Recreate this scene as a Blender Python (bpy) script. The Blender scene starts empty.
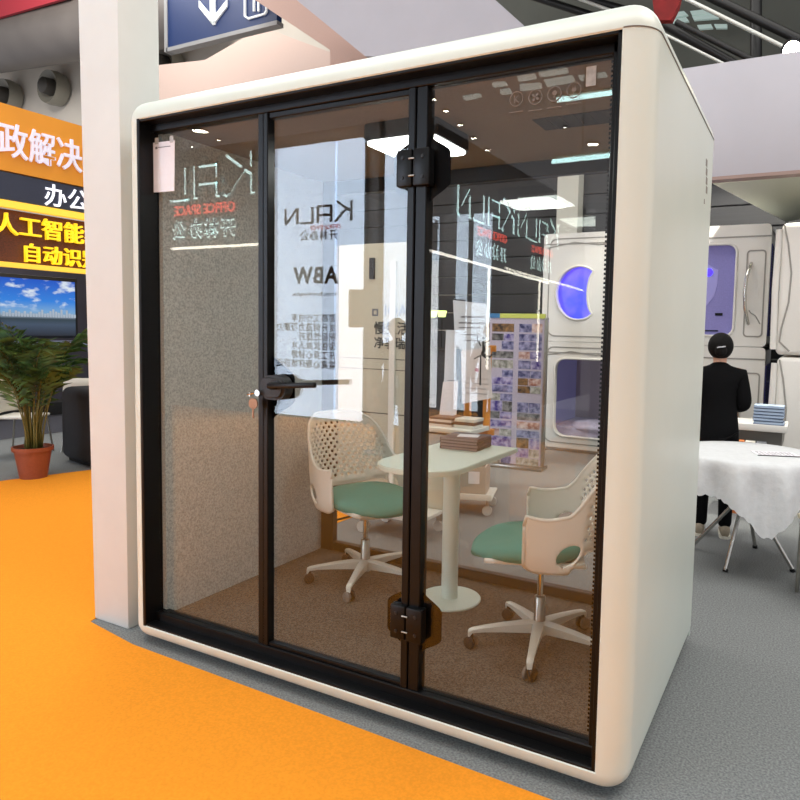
import bpy, bmesh, math, random
from mathutils import Vector, Matrix
from mathutils.geometry import delaunay_2d_cdt
random.seed(7)
S = bpy.context.scene; COL = S.collection
pi = math.pi; sin = math.sin; cos = math.cos
# ---------------------------------------------------------------- camera
CAM = Vector((2.6885, -2.0178, 1.4922)); F = 670.2; PX, PY = 464.476, 379.352
R1 = Vector((0.88869, 0.458, 0.02162)); R2 = Vector((-0.05232, 0.05444, 0.99715)); R3 = Vector((-0.45552, 0.88728, -0.07234))
R3.normalize(); R1 = (R1 - R3 * R1.dot(R3)).normalized(); R2 = R1.cross(R3) * -1
if R2.z < 0: R2 = -R2
cam = bpy.data.cameras.new('camera'); camo = bpy.data.objects.new('camera', cam); COL.objects.link(camo)
m = Matrix((R1, R2, -R3)).transposed().to_4x4(); m.translation = CAM; camo.matrix_world = m
cam.sensor_width = 36; cam.lens = F / 800 * 36; cam.shift_x = (400 - PX) / 800; cam.shift_y = (PY - 400) / 800
cam.clip_start = .05; cam.clip_end = 200; S.camera = camo
S.view_settings.view_transform = 'Standard'; S.view_settings.look = 'None'; S.view_settings.gamma = 1
S.view_settings.exposure = 0.0
def at(ax, v, x, y):            # measured point of the photograph on a plane of the place
    d = R1 * ((x - PX) / F) - R2 * ((y - PY) / F) + R3
    i = 'xyz'.index(ax); return CAM + d * ((v - CAM[i]) / d[i])
GY = .08                        # plane of the front glazing
def mir(v, x, y):               # a thing seen reflected in the front glazing, put where it really stands
    p = at('y', v, x, y); p.y = 2 * GY - p.y; return p
# ---------------------------------------------------------------- materials
MATS = {}
def lin(c): return tuple(((v / 255 + .055) / 1.055) ** 2.4 if v > 10 else v / 255 / 12.92 for v in c) + (1,)
def mat(name, col, rough=.5, metal=0, var=0, scale=60, bump=0, emis=0, spec=.5, col2=None, coord='Object', detail=4, alpha=None, squash=None):
    if name in MATS: return MATS[name]
    M = bpy.data.materials.new(name); M.use_nodes = True; n = M.node_tree.nodes; l = M.node_tree.links
    b = n['Principled BSDF']; c = lin(col)
    b.inputs['Base Color'].default_value = c; b.inputs['Roughness'].default_value = rough
    b.inputs['Metallic'].default_value = metal; b.inputs['Specular IOR Level'].default_value = spec
    tc = n.new('ShaderNodeTexCoord'); nz = n.new('ShaderNodeTexNoise'); nz.inputs['Scale'].default_value = scale; nz.inputs['Detail'].default_value = detail
    if squash:
        mp = n.new('ShaderNodeMapping'); mp.inputs['Scale'].default_value = squash; l.new(tc.outputs[coord], mp.inputs[0]); l.new(mp.outputs[0], nz.inputs['Vector'])
    else: l.new(tc.outputs[coord], nz.inputs['Vector'])
    if var or col2:
        r = n.new('ShaderNodeValToRGB')
        r.color_ramp.elements[0].position = .35; r.color_ramp.elements[1].position = .65
        if col2: r.color_ramp.elements[0].color = c; r.color_ramp.elements[1].color = lin(col2)
        else:
            r.color_ramp.elements[0].color = tuple(x * (1 - var) for x in c[:3]) + (1,)
            r.color_ramp.elements[1].color = tuple(min(1, x * (1 + var)) for x in c[:3]) + (1,)
        l.new(nz.outputs['Fac'], r.inputs[0]); l.new(r.outputs[0], b.inputs['Base Color'])
        if emis: l.new(r.outputs[0], b.inputs['Emission Color'])
    if emis:
        b.inputs['Emission Strength'].default_value = emis
        if not (var or col2): b.inputs['Emission Color'].default_value = c
    if bump:
        bp = n.new('ShaderNodeBump'); bp.inputs['Strength'].default_value = bump; bp.inputs['Distance'].default_value = .004
        l.new(nz.outputs['Fac'], bp.inputs['Height']); l.new(bp.outputs[0], b.inputs['Normal'])
    MATS[name] = M; return M
def glass_mat(name, refl, tint):
    M = bpy.data.materials.new(name); M.use_nodes = True; n = M.node_tree.nodes; l = M.node_tree.links; n.clear()
    o = n.new('ShaderNodeOutputMaterial'); mx = n.new('ShaderNodeMixShader'); t = n.new('ShaderNodeBsdfTransparent'); g = n.new('ShaderNodeBsdfGlossy')
    t.inputs[0].default_value = tint; g.inputs['Roughness'].default_value = 0
    fr = n.new('ShaderNodeFresnel'); fr.inputs[0].default_value = 1.5; mm = n.new('ShaderNodeMath'); mm.operation = 'MULTIPLY'; mm.inputs[1].default_value = refl / .04
    l.new(fr.outputs[0], mm.inputs[0]); mm.use_clamp = True
    geo = n.new('ShaderNodeNewGeometry'); mb = n.new('ShaderNodeMath'); mb.operation = 'MULTIPLY_ADD'   # the same reflectance for both faces of the pane
    mb.inputs[1].default_value = 0; mb.inputs[2].default_value = refl * 1.25
    l.new(geo.outputs['Backfacing'], mb.inputs[0])
    mix = n.new('ShaderNodeMix'); l.new(geo.outputs['Backfacing'], mix.inputs[0]); l.new(mm.outputs[0], mix.inputs[2]); l.new(mb.outputs[0], mix.inputs[3])
    l.new(mix.outputs[0], mx.inputs[0]); l.new(t.outputs[0], mx.inputs[1]); l.new(g.outputs[0], mx.inputs[2]); l.new(mx.outputs[0], o.inputs[0])
    return M
GLASS = glass_mat('front_glass', .032, (.95, .95, .94, 1)); GLASSB = glass_mat('rear_glass', .036, (.97, .97, .96, 1))
WHITE = mat('white_lacquer', (216, 224, 214), .32, spec=.5, var=.015, scale=3)
BLACK = mat('black_aluminium', (9, 9, 10), .38, spec=.25, var=.1)
BLACKM = mat('black_satin', (15, 15, 17), .5, var=.1)
FELT = mat('grey_felt', (166, 171, 168), .95, col2=(204, 209, 205), scale=110, bump=.5, spec=.1, detail=6)
CEILF = mat('pod_ceiling_felt', (128, 116, 100), .95, var=.12, scale=120, spec=.1)
PFLOOR = mat('pod_carpet', (88, 80, 73), .97, col2=(124, 115, 105), scale=130, bump=.6, spec=.05, detail=5)
CARPET = mat('grey_carpet', (108, 111, 112), .97, col2=(142, 145, 144), scale=120, bump=.5, spec=.05, detail=8)
ORANGE = mat('orange_carpet', (236, 148, 44), .95, var=.06, scale=90, bump=.4, spec=.05, detail=6)
PLAST = mat('white_plastic', (226, 222, 210), .38, var=.01)
GREEN = mat('teal_fabric', (92, 152, 138), .9, var=.1, scale=250, bump=.3, spec=.15)
CHROME = mat('chrome', (200, 198, 192), .18, 1, var=.02)
GREYP = mat('grey_rubber', (120, 110, 100), .5, var=.05)
DARKR = mat('dark_rubber', (45, 38, 34), .6, var=.05)
TABLET = mat('table_laminate', (226, 238, 226), .4, var=.02)
PAPER = mat('paper', (238, 236, 240), .7, var=.01)
INK = mat('black_ink', (18, 18, 20), .6, var=.02)
INKG = mat('grey_ink', (120, 122, 128), .6, var=.02)
STEEL = mat('brushed_steel', (170, 168, 160), .3, 1, var=.05)
# ---------------------------------------------------------------- mesh helpers
def link(name, me, m, parent=None, smooth=False):
    o = bpy.data.objects.new(name, me); COL.objects.link(o)
    if m is not None:
        for x in (m if isinstance(m, list) else [m]): me.materials.append(x)
    if parent: o.parent = parent
    if smooth:
        for p in me.polygons: p.use_smooth = True
    return o
def raw(name, vs, fs, m, parent=None, smooth=False):
    me = bpy.data.meshes.new(name); me.from_pydata([tuple(v) for v in vs], [], fs); me.update()
    bm = bmesh.new(); bm.from_mesh(me); bmesh.ops.recalc_face_normals(bm, faces=bm.faces); bm.to_mesh(me); bm.free()
    return link(name, me, m, parent, smooth)
def fin(name, bm, m, parent=None, smooth=False, angle=None):
    bmesh.ops.recalc_face_normals(bm, faces=bm.faces)
    me = bpy.data.meshes.new(name); bm.to_mesh(me); bm.free()
    o = link(name, me, m, parent, smooth or angle is not None)
    if angle is not None: me.set_sharp_from_angle(angle=math.radians(angle))
    return o
def addbox(bm, a, b, bev=0, seg=2, mi=0):
    r = bmesh.ops.create_cube(bm, size=1)['verts']; a = Vector(a); b = Vector(b); c = (a + b) / 2; s = b - a
    for v in r: v.co = Vector((v.co.x * s.x, v.co.y * s.y, v.co.z * s.z)) + c
    if bev:
        es = list({e for v in r for e in v.link_edges})
        bmesh.ops.bevel(bm, geom=es, offset=min(bev, min(abs(s.x), abs(s.y), abs(s.z)) * .49), segments=seg, affect='EDGES', profile=.5)
    return bm
def box(name, a, b, m, parent=None, bev=0, seg=2):
    bm = bmesh.new(); addbox(bm, a, b, bev, seg); return fin(name, bm, m, parent, angle=35 if bev else None)
def addprism(bm, pts, d):        # planar polygon pushed along d
    vs = [bm.verts.new(p) for p in pts]; ws = [bm.verts.new(Vector(p) + Vector(d)) for p in pts]; n = len(pts)
    bm.faces.new(vs); bm.faces.new(ws[::-1])
    for i in range(n): bm.faces.new((vs[i], ws[i], ws[(i + 1) % n], vs[(i + 1) % n]))
def prism(name, pts, d, m, parent=None, bev=0):
    bm = bmesh.new(); addprism(bm, pts, d)
    bmesh.ops.recalc_face_normals(bm, faces=bm.faces)
    if bev: bmesh.ops.bevel(bm, geom=bm.edges[:], offset=bev, segments=2, affect='EDGES')
    return fin(name, bm, m, parent, angle=35)
def addtube(bm, pts, r, seg=10, cap=True):
    pts = [Vector(p) for p in pts]; n = len(pts); rs = r if isinstance(r, (list, tuple)) else [r] * n; rings = []
    up = None
    for i, p in enumerate(pts):
        t = (pts[min(i + 1, n - 1)] - pts[max(i - 1, 0)]).normalized()
        if up is None: up = t.orthogonal().normalized()
        up = (up - t * up.dot(t)).normalized(); s = t.cross(up)
        rings.append([bm.verts.new(p + (up * cos(2 * pi * k / seg) + s * sin(2 * pi * k / seg)) * rs[i]) for k in range(seg)])
    for a, b in zip(rings, rings[1:]):
        for k in range(seg): bm.faces.new((a[k], a[(k + 1) % seg], b[(k + 1) % seg], b[k]))
    if cap: bm.faces.new(rings[0][::-1]); bm.faces.new(rings[-1])
def tube(name, pts, r, m, parent=None, seg=12):
    bm = bmesh.new(); addtube(bm, pts, r, seg); return fin(name, bm, m, parent, angle=50)
def addlathe(bm, prof, c=(0, 0, 0), seg=40):
    c = Vector(c); rings = []
    for r, z in prof:
        rings.append([bm.verts.new(c + Vector((r * cos(2 * pi * k / seg), r * sin(2 * pi * k / seg), z))) for k in range(seg)] if r > 1e-6 else [bm.verts.new(c + Vector((0, 0, z)))])
    for a, b in zip(rings, rings[1:]):
        for k in range(seg):
            k2 = (k + 1) % seg
            if len(a) == 1 and len(b) == 1: continue
            if len(a) == 1: bm.faces.new((a[0], b[k], b[k2]))
            elif len(b) == 1: bm.faces.new((a[k], b[0], a[k2]))
            else: bm.faces.new((a[k], b[k], b[k2], a[k2]))
def lathe(name, prof, m, parent=None, c=(0, 0, 0), seg=40):
    bm = bmesh.new(); addlathe(bm, prof, c, seg); return fin(name, bm, m, parent, angle=40)
def rrect(w, h, r, n=6, cx=0, cy=0):
    r = min(r, w / 2 - 1e-4, h / 2 - 1e-4); out = []
    for (sx, sy, a0) in ((1, 1, 0), (-1, 1, 90), (-1, -1, 180), (1, -1, 270)):
        for k in range(n + 1):
            a = math.radians(a0 + 90 * k / n); out.append((cx + sx * (w / 2 - r) + r * cos(a), cy + sy * (h / 2 - r) + r * sin(a)))
    return out
def plate(outer, holes, y, t, to3=None):          # flat plate in XZ with holes, thickness t along +y; returns bmesh
    vs = []; es = []
    for loop in [outer] + holes:
        b = len(vs); vs += [Vector(p) for p in loop]; es += [(b + i, b + (i + 1) % len(loop)) for i in range(len(loop))]
    V, E, Fc, *_ = delaunay_2d_cdt(vs, es, [], 0, 1e-6)
    def inside(p, L):
        c = False; j = len(L) - 1
        for i in range(len(L)):
            if (L[i][1] > p[1]) != (L[j][1] > p[1]) and p[0] < (L[j][0] - L[i][0]) * (p[1] - L[i][1]) / (L[j][1] - L[i][1]) + L[i][0]: c = not c
            j = i
        return c
    bm = bmesh.new(); tv = [bm.verts.new((v.x, y, v.y)) for v in V]; fs = []
    for f in Fc:
        c = sum((V[i] for i in f), Vector((0, 0))) / len(f)
        if inside(c, outer) and not any(inside(c, h) for h in holes): fs.append(bm.faces.new([tv[i] for i in f]))
    r = bmesh.ops.extrude_face_region(bm, geom=fs)
    for g in r['geom']:
        if isinstance(g, bmesh.types.BMVert): g.co.y += t
    bmesh.ops.delete(bm, geom=[v for v in bm.verts if not v.link_faces], context='VERTS')
    return bm
def empty(name, loc=(0, 0, 0), rz=0):
    o = bpy.data.objects.new(name, None); COL.objects.link(o); o.location = loc; o.rotation_euler = (0, 0, rz); o.empty_display_size = .1; return o
def tag(o, label, cat, group=None, kind=None):
    o['label'] = label; o['category'] = cat
    if group: o['group'] = group
    if kind: o['kind'] = kind
    return o
def struct(o): o['kind'] = 'structure'; return o
def thing(name, label, cat, loc=(0, 0, 0), rz=0, group=None): return tag(empty(name, loc, rz), label, cat, group)
def copytree(o, parent=None):
    c = o.copy(); COL.objects.link(c); c.parent = parent
    for ch in [x for x in bpy.data.objects if x.parent == o]: copytree(ch, c)
    return c
def text(name, s, size, m, loc, rot, parent=None, ext=.002, bold=0, sx=1, align='LEFT', space=1):
    cu = bpy.data.curves.new(name, 'FONT'); cu.body = s; cu.size = size; cu.extrude = ext; cu.offset = bold * size; cu.align_x = align; cu.space_character = space; cu.resolution_u = 3
    o = bpy.data.objects.new(name, cu); COL.objects.link(o); bpy.context.view_layer.update()
    me = bpy.data.meshes.new_from_object(o.evaluated_get(bpy.context.evaluated_depsgraph_get())); bpy.data.objects.remove(o)
    me.materials.clear(); p = link(name, me, m, parent); p.location = loc; p.rotation_euler = rot; p.scale = (sx, 1, 1); return p
def frame_poly(name, px, y, d, m, parent=None, bev=0): return prism(name, [at('y', y, *p) for p in px], (0, d, 0), m, parent, bev)
def mir_poly(name, px, y, d, m, parent=None): return prism(name, [mir(y, *p) for p in px], (0, -d, 0), m, parent)
RF = (pi / 2, 0, 0)              # text facing -y
RB = (pi / 2, 0, pi)             # text facing +y
RX = (pi / 2, 0, pi / 2)         # text facing +x
# ================================================================ SETTING
struct(box('floor', (-14, -8, -.05), (9, 16, 0), CARPET))
OX = -3.72
o = prism('carpet', [(-3.93, 1.565, 0), (-4.4, -7, 0), (9, -7, 0), (9, -.24, 0), (2.3, -.068, 0), (1.0, -.042, 0), (-.04, -.024, 0), (-.437, .031, 0), (-.44, 1.2, 0), (-3.79, 2.244 * .9, 0)][:1] and
      [(-3.93, 1.565, 0), (-4.4, -.9, 0), (-13, -.9, 0), (-13, -6.35, 0), (9, -6.35, 0), (9, -.24, 0), (2.3, -.068, 0), (1.0, -.042, 0), (-.04, -.024, 0), (-.437, .031, 0), (-.46, .10, 0), (-.46, 3.2, 0), (-3.45, 3.2, 0)], (0, 0, .004), ORANGE)
tag(o, 'bright orange exhibition carpet running along the aisle in front of the white booth', 'carpet')
WALLB = mat('hall_wall_beige', (196, 188, 176), .8, var=.03, scale=1)
struct(box('wall_back', (-34, 15, 0), (-5.7, 15.3, 17), WALLB))
WALLD = mat('hall_wall_dark', (96, 98, 90), .7, var=.1, scale=.6)
struct(box('wall_back', (-5.7, 15, 0), (20, 15.3, 17), WALLD))
CEILM = mat('hall_ceiling_dark', (92, 92, 88), .9, var=.1, scale=.4)
struct(box('ceiling', (-34, -24, 17), (20, 16, 17.3), CEILM))
# plank clad wall seen through the pod
PLANK = mat('dark_planks', (50, 50, 52), .6, var=.1, scale=8, squash=(.2, 1, 8))
bm = bmesh.new()
for k in range(15): addbox(bm, (-5.5, 8.0, .0 + k * .3), (2.9, 8.15, .285 + k * .3), .006, 1)
struct(fin('wall_panelled', bm, PLANK))
struct(box('wall_side', (2.6, 6.6, 0), (6, 6.75, 4.4), mat('booth_wall_dark', (82, 78, 68), .8, var=.06, scale=3)))
# column
CW = mat('column_paint', (212, 214, 210), .6, var=.02, scale=5)
t = thing('column', 'white square column standing left of the pod, running up out of frame', 'column', (-.33, .19, 0))
o = box('shaft', (-.128, -.12, 0), (.13, .10, 4.2), CW, t, .006)
for v in o.data.vertices:
    if v.co.z > 1: v.co.x -= .055 if v.co.x < 0 else .015
# header boards
LIL = mat('fascia_white', (178, 178, 186), .6, var=.02, scale=2); TRIM = mat('fascia_trim', (150, 128, 120), .6, var=.02)
t = thing('header_board', 'wide pale lilac-white header board spanning above the tablecloth and sleeping capsules', 'header board', (3.2, 4.5, 2.9))
box('board', (-1.8, 0, .03), (2.4, .12, 1.03), LIL, t, .004); box('lower_trim', (-1.8, -.006, 0), (2.4, .126, .03), TRIM, t)
for x in (-1.78, 2.3): box('support_post', (x, .02, -2.9), (x + .08, .1, 0), LIL, t)
o = prism('ceiling_panel', [at('z', 3.0, 713, 184), at('z', 3.0, 786, 222), at('z', 3.0, 830, 214), at('z', 3.0, 830, 174)], (0, 0, .05), mat('ceiling_panel_white', (196, 200, 184), .5, var=.02))
tag(o, 'slanting pale ceiling panel under the wide header board', 'ceiling panel')
def pp(name, label, cat, px, y, d, m, group=None):
    o = frame_poly(name, px, y, d, m); return tag(o, label, cat, group)
pp('fabric_canopy', 'large grey-lilac canopy board above the pod roof, its left edge slanting', 'canopy', [(282, -12), (365, 56), (420, 60), (540, 40), (482, -12)], 5.5, .15, mat('canopy_fabric', (172, 172, 180), .8, var=.02, scale=2))
pp('ceiling_beam', 'pinkish beige beam running diagonally between the blue sign and grey-lilac canopy', 'beam', [(240, -10), (284, -10), (371, 60), (330, 66), (330, 50)], 6.5, .4, mat('pink_beam', (186, 156, 144), .7, var=.03))
pp('lintel_panel', 'long beige-pink panel below the blue hanging sign', 'panel', [(150, 66), (205, 60), (262, 27), (330, 52), (330, 66), (250, 110), (150, 110)], 9, .5, mat('pink_panel', (196, 172, 160), .7, var=.03))
# duct, red band
DUCT = mat('dark_duct', (92, 86, 82), .5, var=.08, scale=1)
a = at('y', 13, -60, 55); b = at('y', 13, 190, 10)
tag(tube('air_duct', [a, b], .95, DUCT, seg=24), 'thick dark grey round duct crossing high above the orange booth', 'duct')
tag(prism('red_banner', [at('y', 12, -10, -60), at('y', 12, -10, 20), at('y', 12, 66, -2), at('y', 12, 100, -60)], (0, .1, 0), mat('red_cloth', (150, 36, 48), .7, var=.05)), 'dark red banner above the grey duct at top left', 'banner')
tag(frame_poly('red_cloth', [(650, -20), (654, 12), (660, 20), (671, 20), (678, 6), (684, -20)], 7.5, .12, mat('red_fabric', (120, 12, 12), .8, var=.2, scale=4)), 'crumpled bright red cloth hanging above the right corner of the pod roof', 'cloth')
NOZ = mat('nozzle_grey', (128, 124, 112), .5, var=.06)
for i, (x, y) in enumerate(((7, 96), (53, 88), (166, 66))):
    c = at('y', 14.6, x, y)
    lab = ['round air nozzle partly cut by the left picture edge', 'round air nozzle above the orange header beside the column', 'round air nozzle between the column and the blue sign'][i]
    t = thing('air_nozzle', lab + ' on the beige wall', 'air vent', c, 0, 'round air nozzles on the hall wall'); t.rotation_euler = (pi / 2, 0, 0)
    lathe('dish', [(.0, .05), (.35, .05), (.62, .25), (.66, 0), (.62, -.3), (0, -.3)], NOZ, t, seg=32)
    lathe('throat', [(0, .5), (.18, .5), (.3, .42), (.33, .05)], mat('nozzle_dark', (58, 54, 48), .6, var=.04), t, seg=24)
# trusses top right
TR = mat('truss_dark', (34, 34, 34), .4, .5, var=.1); TRL = mat('rail_light', (190, 192, 186), .35, .3, var=.03)
def rail(label, p, q, y, w, m, name='roof_rail', cat='rail'):
    a = at('y', y, *p); b = at('y', y, *q); tag(tube(name, [a, b], w, m, seg=8), label, cat)
rail('pale thin rail passing above the spotlight at upper right', (672, -8), (790, 50), 9, .03, TRL)
rail('dark beam just under the pale rail at upper right', (700, -8), (800, 40), 9.4, .07, TR, 'roof_beam', 'beam')
rail('pale rail dropping from the pod corner towards the header board', (664, 34), (724, 64), 9.1, .022, TRL)
rail('dark beam starting at the red cloth, upper of the pair', (676, 22), (756, 62), 9.3, .045, TR, 'roof_beam', 'beam')
rail('dark beam starting at the pod corner, lower of the pair', (660, 22), (738, 66), 9.5, .07, TR, 'roof_beam', 'beam')
rail('dark vertical post behind the rails at upper right', (756, -10), (756, 62), 10, .09, TR, 'roof_post', 'post')
rail('long dark beam above the grey-lilac canopy corner', (500, -14), (600, 18), 10.6, .07, TR, 'roof_beam', 'beam')
rail('dark beam above the pod roof, middle of the bundle', (540, -14), (640, 14), 10.4, .07, TR, 'roof_beam', 'beam')
rail('pale rail between dark beams above the pod roof', (560, -8), (620, 14), 10.2, .03, TRL)
GLZ = mat('skylight_pane', (176, 196, 190), .3, emis=.35)
sky = thing('roof_skylight', 'cluster of small bright skylight panes right of the red cloth', 'skylight', (0, 0, 0))
for px in ([(668, 13), (684, 11), (688, 15), (670, 18)], [(690, 11), (708, 9), (712, 14), (692, 15)], [(668, 20), (686, 17), (689, 21), (669, 24)], [(692, 16), (717, 14), (719, 18), (694, 20)], [(697, 25), (711, 24), (713, 28), (699, 29)], [(714, 24), (727, 24), (727, 28), (716, 28)]):
    frame_poly('pane', px, 14.4, .08, GLZ, sky)
# spotlight at top right
c = at('y', 5.2, 792, 50)
t = thing('spotlight', 'glaring round spotlight above the right end of the header board', 'spotlight', c); t.rotation_euler = (math.radians(112), 0, math.radians(-4))
lathe('housing', [(0, -.16), (.07, -.15), (.09, -.02), (.10, 0), (.078, 0)], BLACKM, t, seg=24)
lathe('lens', [(0, .004), (.05, .002), (.078, -.004)], mat('spot_lens', (255, 244, 205), .3, emis=60), t, seg=24)
tube('bracket', [(0, -.1, -.1), (0, -.3, -.25)], .012, BLACKM, t)
sp = bpy.data.lights.new('spot_beam', 'SPOT'); sp.energy = 420; sp.spot_size = math.radians(110); sp.shadow_soft_size = .05; sp.color = (1, .95, .84)
so = bpy.data.objects.new('spot_beam', sp); COL.objects.link(so); so.location = c + Vector((0, -.12, -.12)); so.rotation_euler = (math.radians(28), 0, math.radians(-5))
# blue direction sign
y = 7.0; t = thing('direction_sign', 'blue hanging direction sign with white down arrow and small icon box', 'sign', (-7.05, y, 6.63))
box('panel', (-1.35, 0, .06), (1.36, .12, 1.6), mat('sign_blue', (10, 42, 94), .4, emis=.05), t)
box('lower_frame', (-1.37, -.02, 0), (1.38, .14, .07), mat('sign_frame', (150, 150, 150), .4, var=.03), t); box('side_frame', (-1.42, -.02, 0), (-1.34, .14, 1.62), MATS['sign_frame'], t)
SW = mat('sign_white', (236, 240, 240), .5, emis=.15)
p0 = at('y', y, 214, 25); bx = lambda x, yy: (at('y', y, x, yy) - Vector((-7.05, y, 6.63)))
bm = bmesh.new()
for poly in ([(211, -8), (216, -8), (216, 25), (213.5, 25), (211, 22)], [(200, 1), (200, 8), (214, 25.5), (214, 18)], [(228, 0), (228, 7), (214, 25.5), (214, 18)]):
    addprism(bm, [bx(*q) + Vector((0, -.03, 0)) for q in poly], (0, .03, 0))
fin('down_arrow', bm, SW, t)
bm = plate([tuple((bx(*q).x, bx(*q).z)) for q in ((245, -4), (245, 17), (249, 20), (266, 15), (268, 12), (268, -12))], [[tuple((bx(*q).x, bx(*q).z)) for q in ((246.5, -3), (246.5, 16), (249.5, 18), (265, 13.6), (266.5, 11), (266.5, -10))]], -.03, .03)
fin('icon_box', bm, SW, t)
bm = bmesh.new()
for x in (254, 258.5): addprism(bm, [bx(x, -6) + Vector((0, -.03, 0)), bx(x, 12) + Vector((0, -.03, 0)), bx(x + 1.6, 11.5) + Vector((0, -.03, 0)), bx(x + 1.6, -6) + Vector((0, -.03, 0))], (0, .03, 0))
fin('icon_bars', bm, SW, t)
tube('hanger', [(0, .06, 1.6), (0, .06, 10.3)], .02, TR, t)
# ================================================================ ORANGE BOOTH (left)
LX = -4.6
OB = mat('booth_orange', (238, 158, 38), .5, var=.04, scale=2); YL = mat('yellow_strip', (250, 205, 70), .5, emis=.6)
t = thing('booth_header', 'orange booth header with raised white Chinese characters', 'booth header', (LX, 0, 0))
box('board', (-.15, -1.5, 3.0), (0, 6, 3.66), OB, t)
WL = mat('letter_white', (226, 224, 240), .4, emis=.3)
text('lettering', '行政解决方案', .36, WL, (.03, 1.60, 3.17), RX, t, .012, .010, sx=.8)
t = thing('dark_sign_band', 'dark navy sign band with white characters below the orange header', 'sign', (LX, 0, 0))
box('band', (-.1, -1.5, 2.72), (-.02, 6, 2.99), mat('navy_band', (48, 54, 74), .4, var=.05), t)
text('lettering', '办公用品', .25, mat('letter_white2', (236, 240, 250), .4, emis=.8), (-.012, 2.35, 2.75), RX, t, .006, .008, space=1.02)
t = thing('yellow_trim', 'glowing yellow strip under the navy sign band', 'trim strip', (LX, 0, 0)); box('strip', (-.08, -1.5, 2.64), (.0, 6, 2.71), YL, t)
t = thing('yellow_trim', 'glowing yellow strip just above the television', 'trim strip', (LX, 0, 0)); box('strip', (-.08, -1.5, 2.04), (.0, 6, 2.09), YL, t)
BRK = bpy.data.materials.new('brick_panel'); BRK.use_nodes = True; n = BRK.node_tree.nodes; l = BRK.node_tree.links
br = n.new('ShaderNodeTexBrick'); tc = n.new('ShaderNodeTexCoord'); mp = n.new('ShaderNodeMapping'); mp.inputs['Rotation'].default_value = (0, pi / 2, pi / 2); mp.inputs['Scale'].default_value = (9, 9, 9)
l.new(tc.outputs['Object'], mp.inputs[0]); l.new(mp.outputs[0], br.inputs[0]); br.inputs['Color1'].default_value = lin((120, 62, 34)); br.inputs['Color2'].default_value = lin((86, 44, 26)); br.inputs['Mortar'].default_value = lin((60, 34, 22))
l.new(br.outputs[0], n['Principled BSDF'].inputs['Base Color']); n['Principled BSDF'].inputs['Roughness'].default_value = .6
t = thing('slogan_panel', 'brown brick-patterned panel with glowing yellow Chinese characters', 'sign', (LX, 0, 0))
box('panel', (-.2, -1.5, 2.1), (-.09, 6, 2.63), BRK, t)
YT = mat('yellow_letter', (252, 214, 40), .4, emis=.7)
text('upper_lettering', '人工智能', .235, YT, (-.05, 1.87, 2.39), RX, t, .02, .008, space=1.0)
text('upper_lettering', '技', .235, YT, (-.05, 2.82, 2.38), RX, t, .02, .008)
text('lower_lettering', '自动识别', .21, YT, (-.05, 2.13, 2.13), RX, t, .02, .008, space=1.08)
# booth back wall & side
struct(box('wall_left', (-7.2, -.8, 0), (-7.05, 8, 2.7), mat('booth_back_dark', (58, 56, 66), .7, var=.1, scale=3)))
struct(box('wall_left', (-7.0, 7.4, 0), (-3.6, 7.5, 2.6), mat('booth_glass_dark', (44, 44, 54), .4, var=.1, scale=3)))
tag(box('booth_pillar', (-4.72, 1.35, 0), (-4.36, 1.63, 1.72), OB), 'orange square booth pillar at the left picture edge', 'pillar')
tag(box('pillar_cap', (-4.50, 1.35, 1.725), (-4.36, 1.60, 2.6), BLACKM), 'black upper pillar above the orange one at the left edge', 'pillar')
# television
SKY = bpy.data.materials.new('screen_picture'); SKY.use_nodes = True; n = SKY.node_tree.nodes; l = SKY.node_tree.links; bs = n['Principled BSDF']
tc = n.new('ShaderNodeTexCoord'); sx = n.new('ShaderNodeSeparateXYZ'); l.new(tc.outputs['Object'], sx.inputs[0])
rp = n.new('ShaderNodeValToRGB'); e = rp.color_ramp.elements; e[0].position = 0; e[0].color = lin((26, 34, 48)); e[1].position = 1; e[1].color = lin((10, 84, 200))
for p_, c_ in ((.2, (60, 78, 100)), (.3, (40, 60, 70)), (.36, (150, 170, 190)), (.42, (120, 170, 215)), (.62, (40, 130, 225))): q = rp.color_ramp.elements.new(p_); q.color = lin(c_)
ma = n.new('ShaderNodeMath'); ma.operation = 'MULTIPLY'; ma.inputs[1].default_value = 1 / .6; l.new(sx.outputs[2], ma.inputs[0]); l.new(ma.outputs[0], rp.inputs[0])
nz = n.new('ShaderNodeTexNoise'); nz.inputs['Scale'].default_value = 5; nz.inputs['Detail'].default_value = 8; mp = n.new('ShaderNodeMapping'); mp.inputs['Scale'].default_value = (1, 1, 2.2); l.new(tc.outputs['Object'], mp.inputs[0]); l.new(mp.outputs[0], nz.inputs[0])
r2 = n.new('ShaderNodeValToRGB'); r2.color_ramp.elements[0].position = .52; r2.color_ramp.elements[1].position = .66; l.new(nz.outputs[0], r2.inputs[0])
mx = n.new('ShaderNodeMix'); mx.data_type = 'RGBA'; mr = n.new('ShaderNodeMapRange'); mr.inputs[1].default_value = .25; mr.inputs[2].default_value = .33; l.new(sx.outputs[2], mr.inputs[0]); mu = n.new('ShaderNodeMath'); mu.operation = 'MULTIPLY'; l.new(mr.outputs[0], mu.inputs[0]); l.new(r2.outputs[0], mu.inputs[1]); l.new(mu.outputs[0], mx.inputs[0]); l.new(rp.outputs[0], mx.inputs[6]); mx.inputs[7].default_value = lin((225, 235, 245))
l.new(mx.outputs[2], bs.inputs['Emission Color']); bs.inputs['Emission Strength'].default_value = .9; bs.inputs['Base Color'].default_value = (.01, .01, .01, 1); bs.inputs['Roughness'].default_value = .3
t = thing('television', 'wall television showing blue sky, clouds and a city skyline', 'television', (LX - .1, 1.93, 1.34))
box('bezel', (-.05, -.02, -.03), (0, .82, .64), BLACKM, t, .006)
o = box('screen', (0, 0, 0), (.006, .79, .6), SKY, t)
bm = bmesh.new(); 
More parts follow.
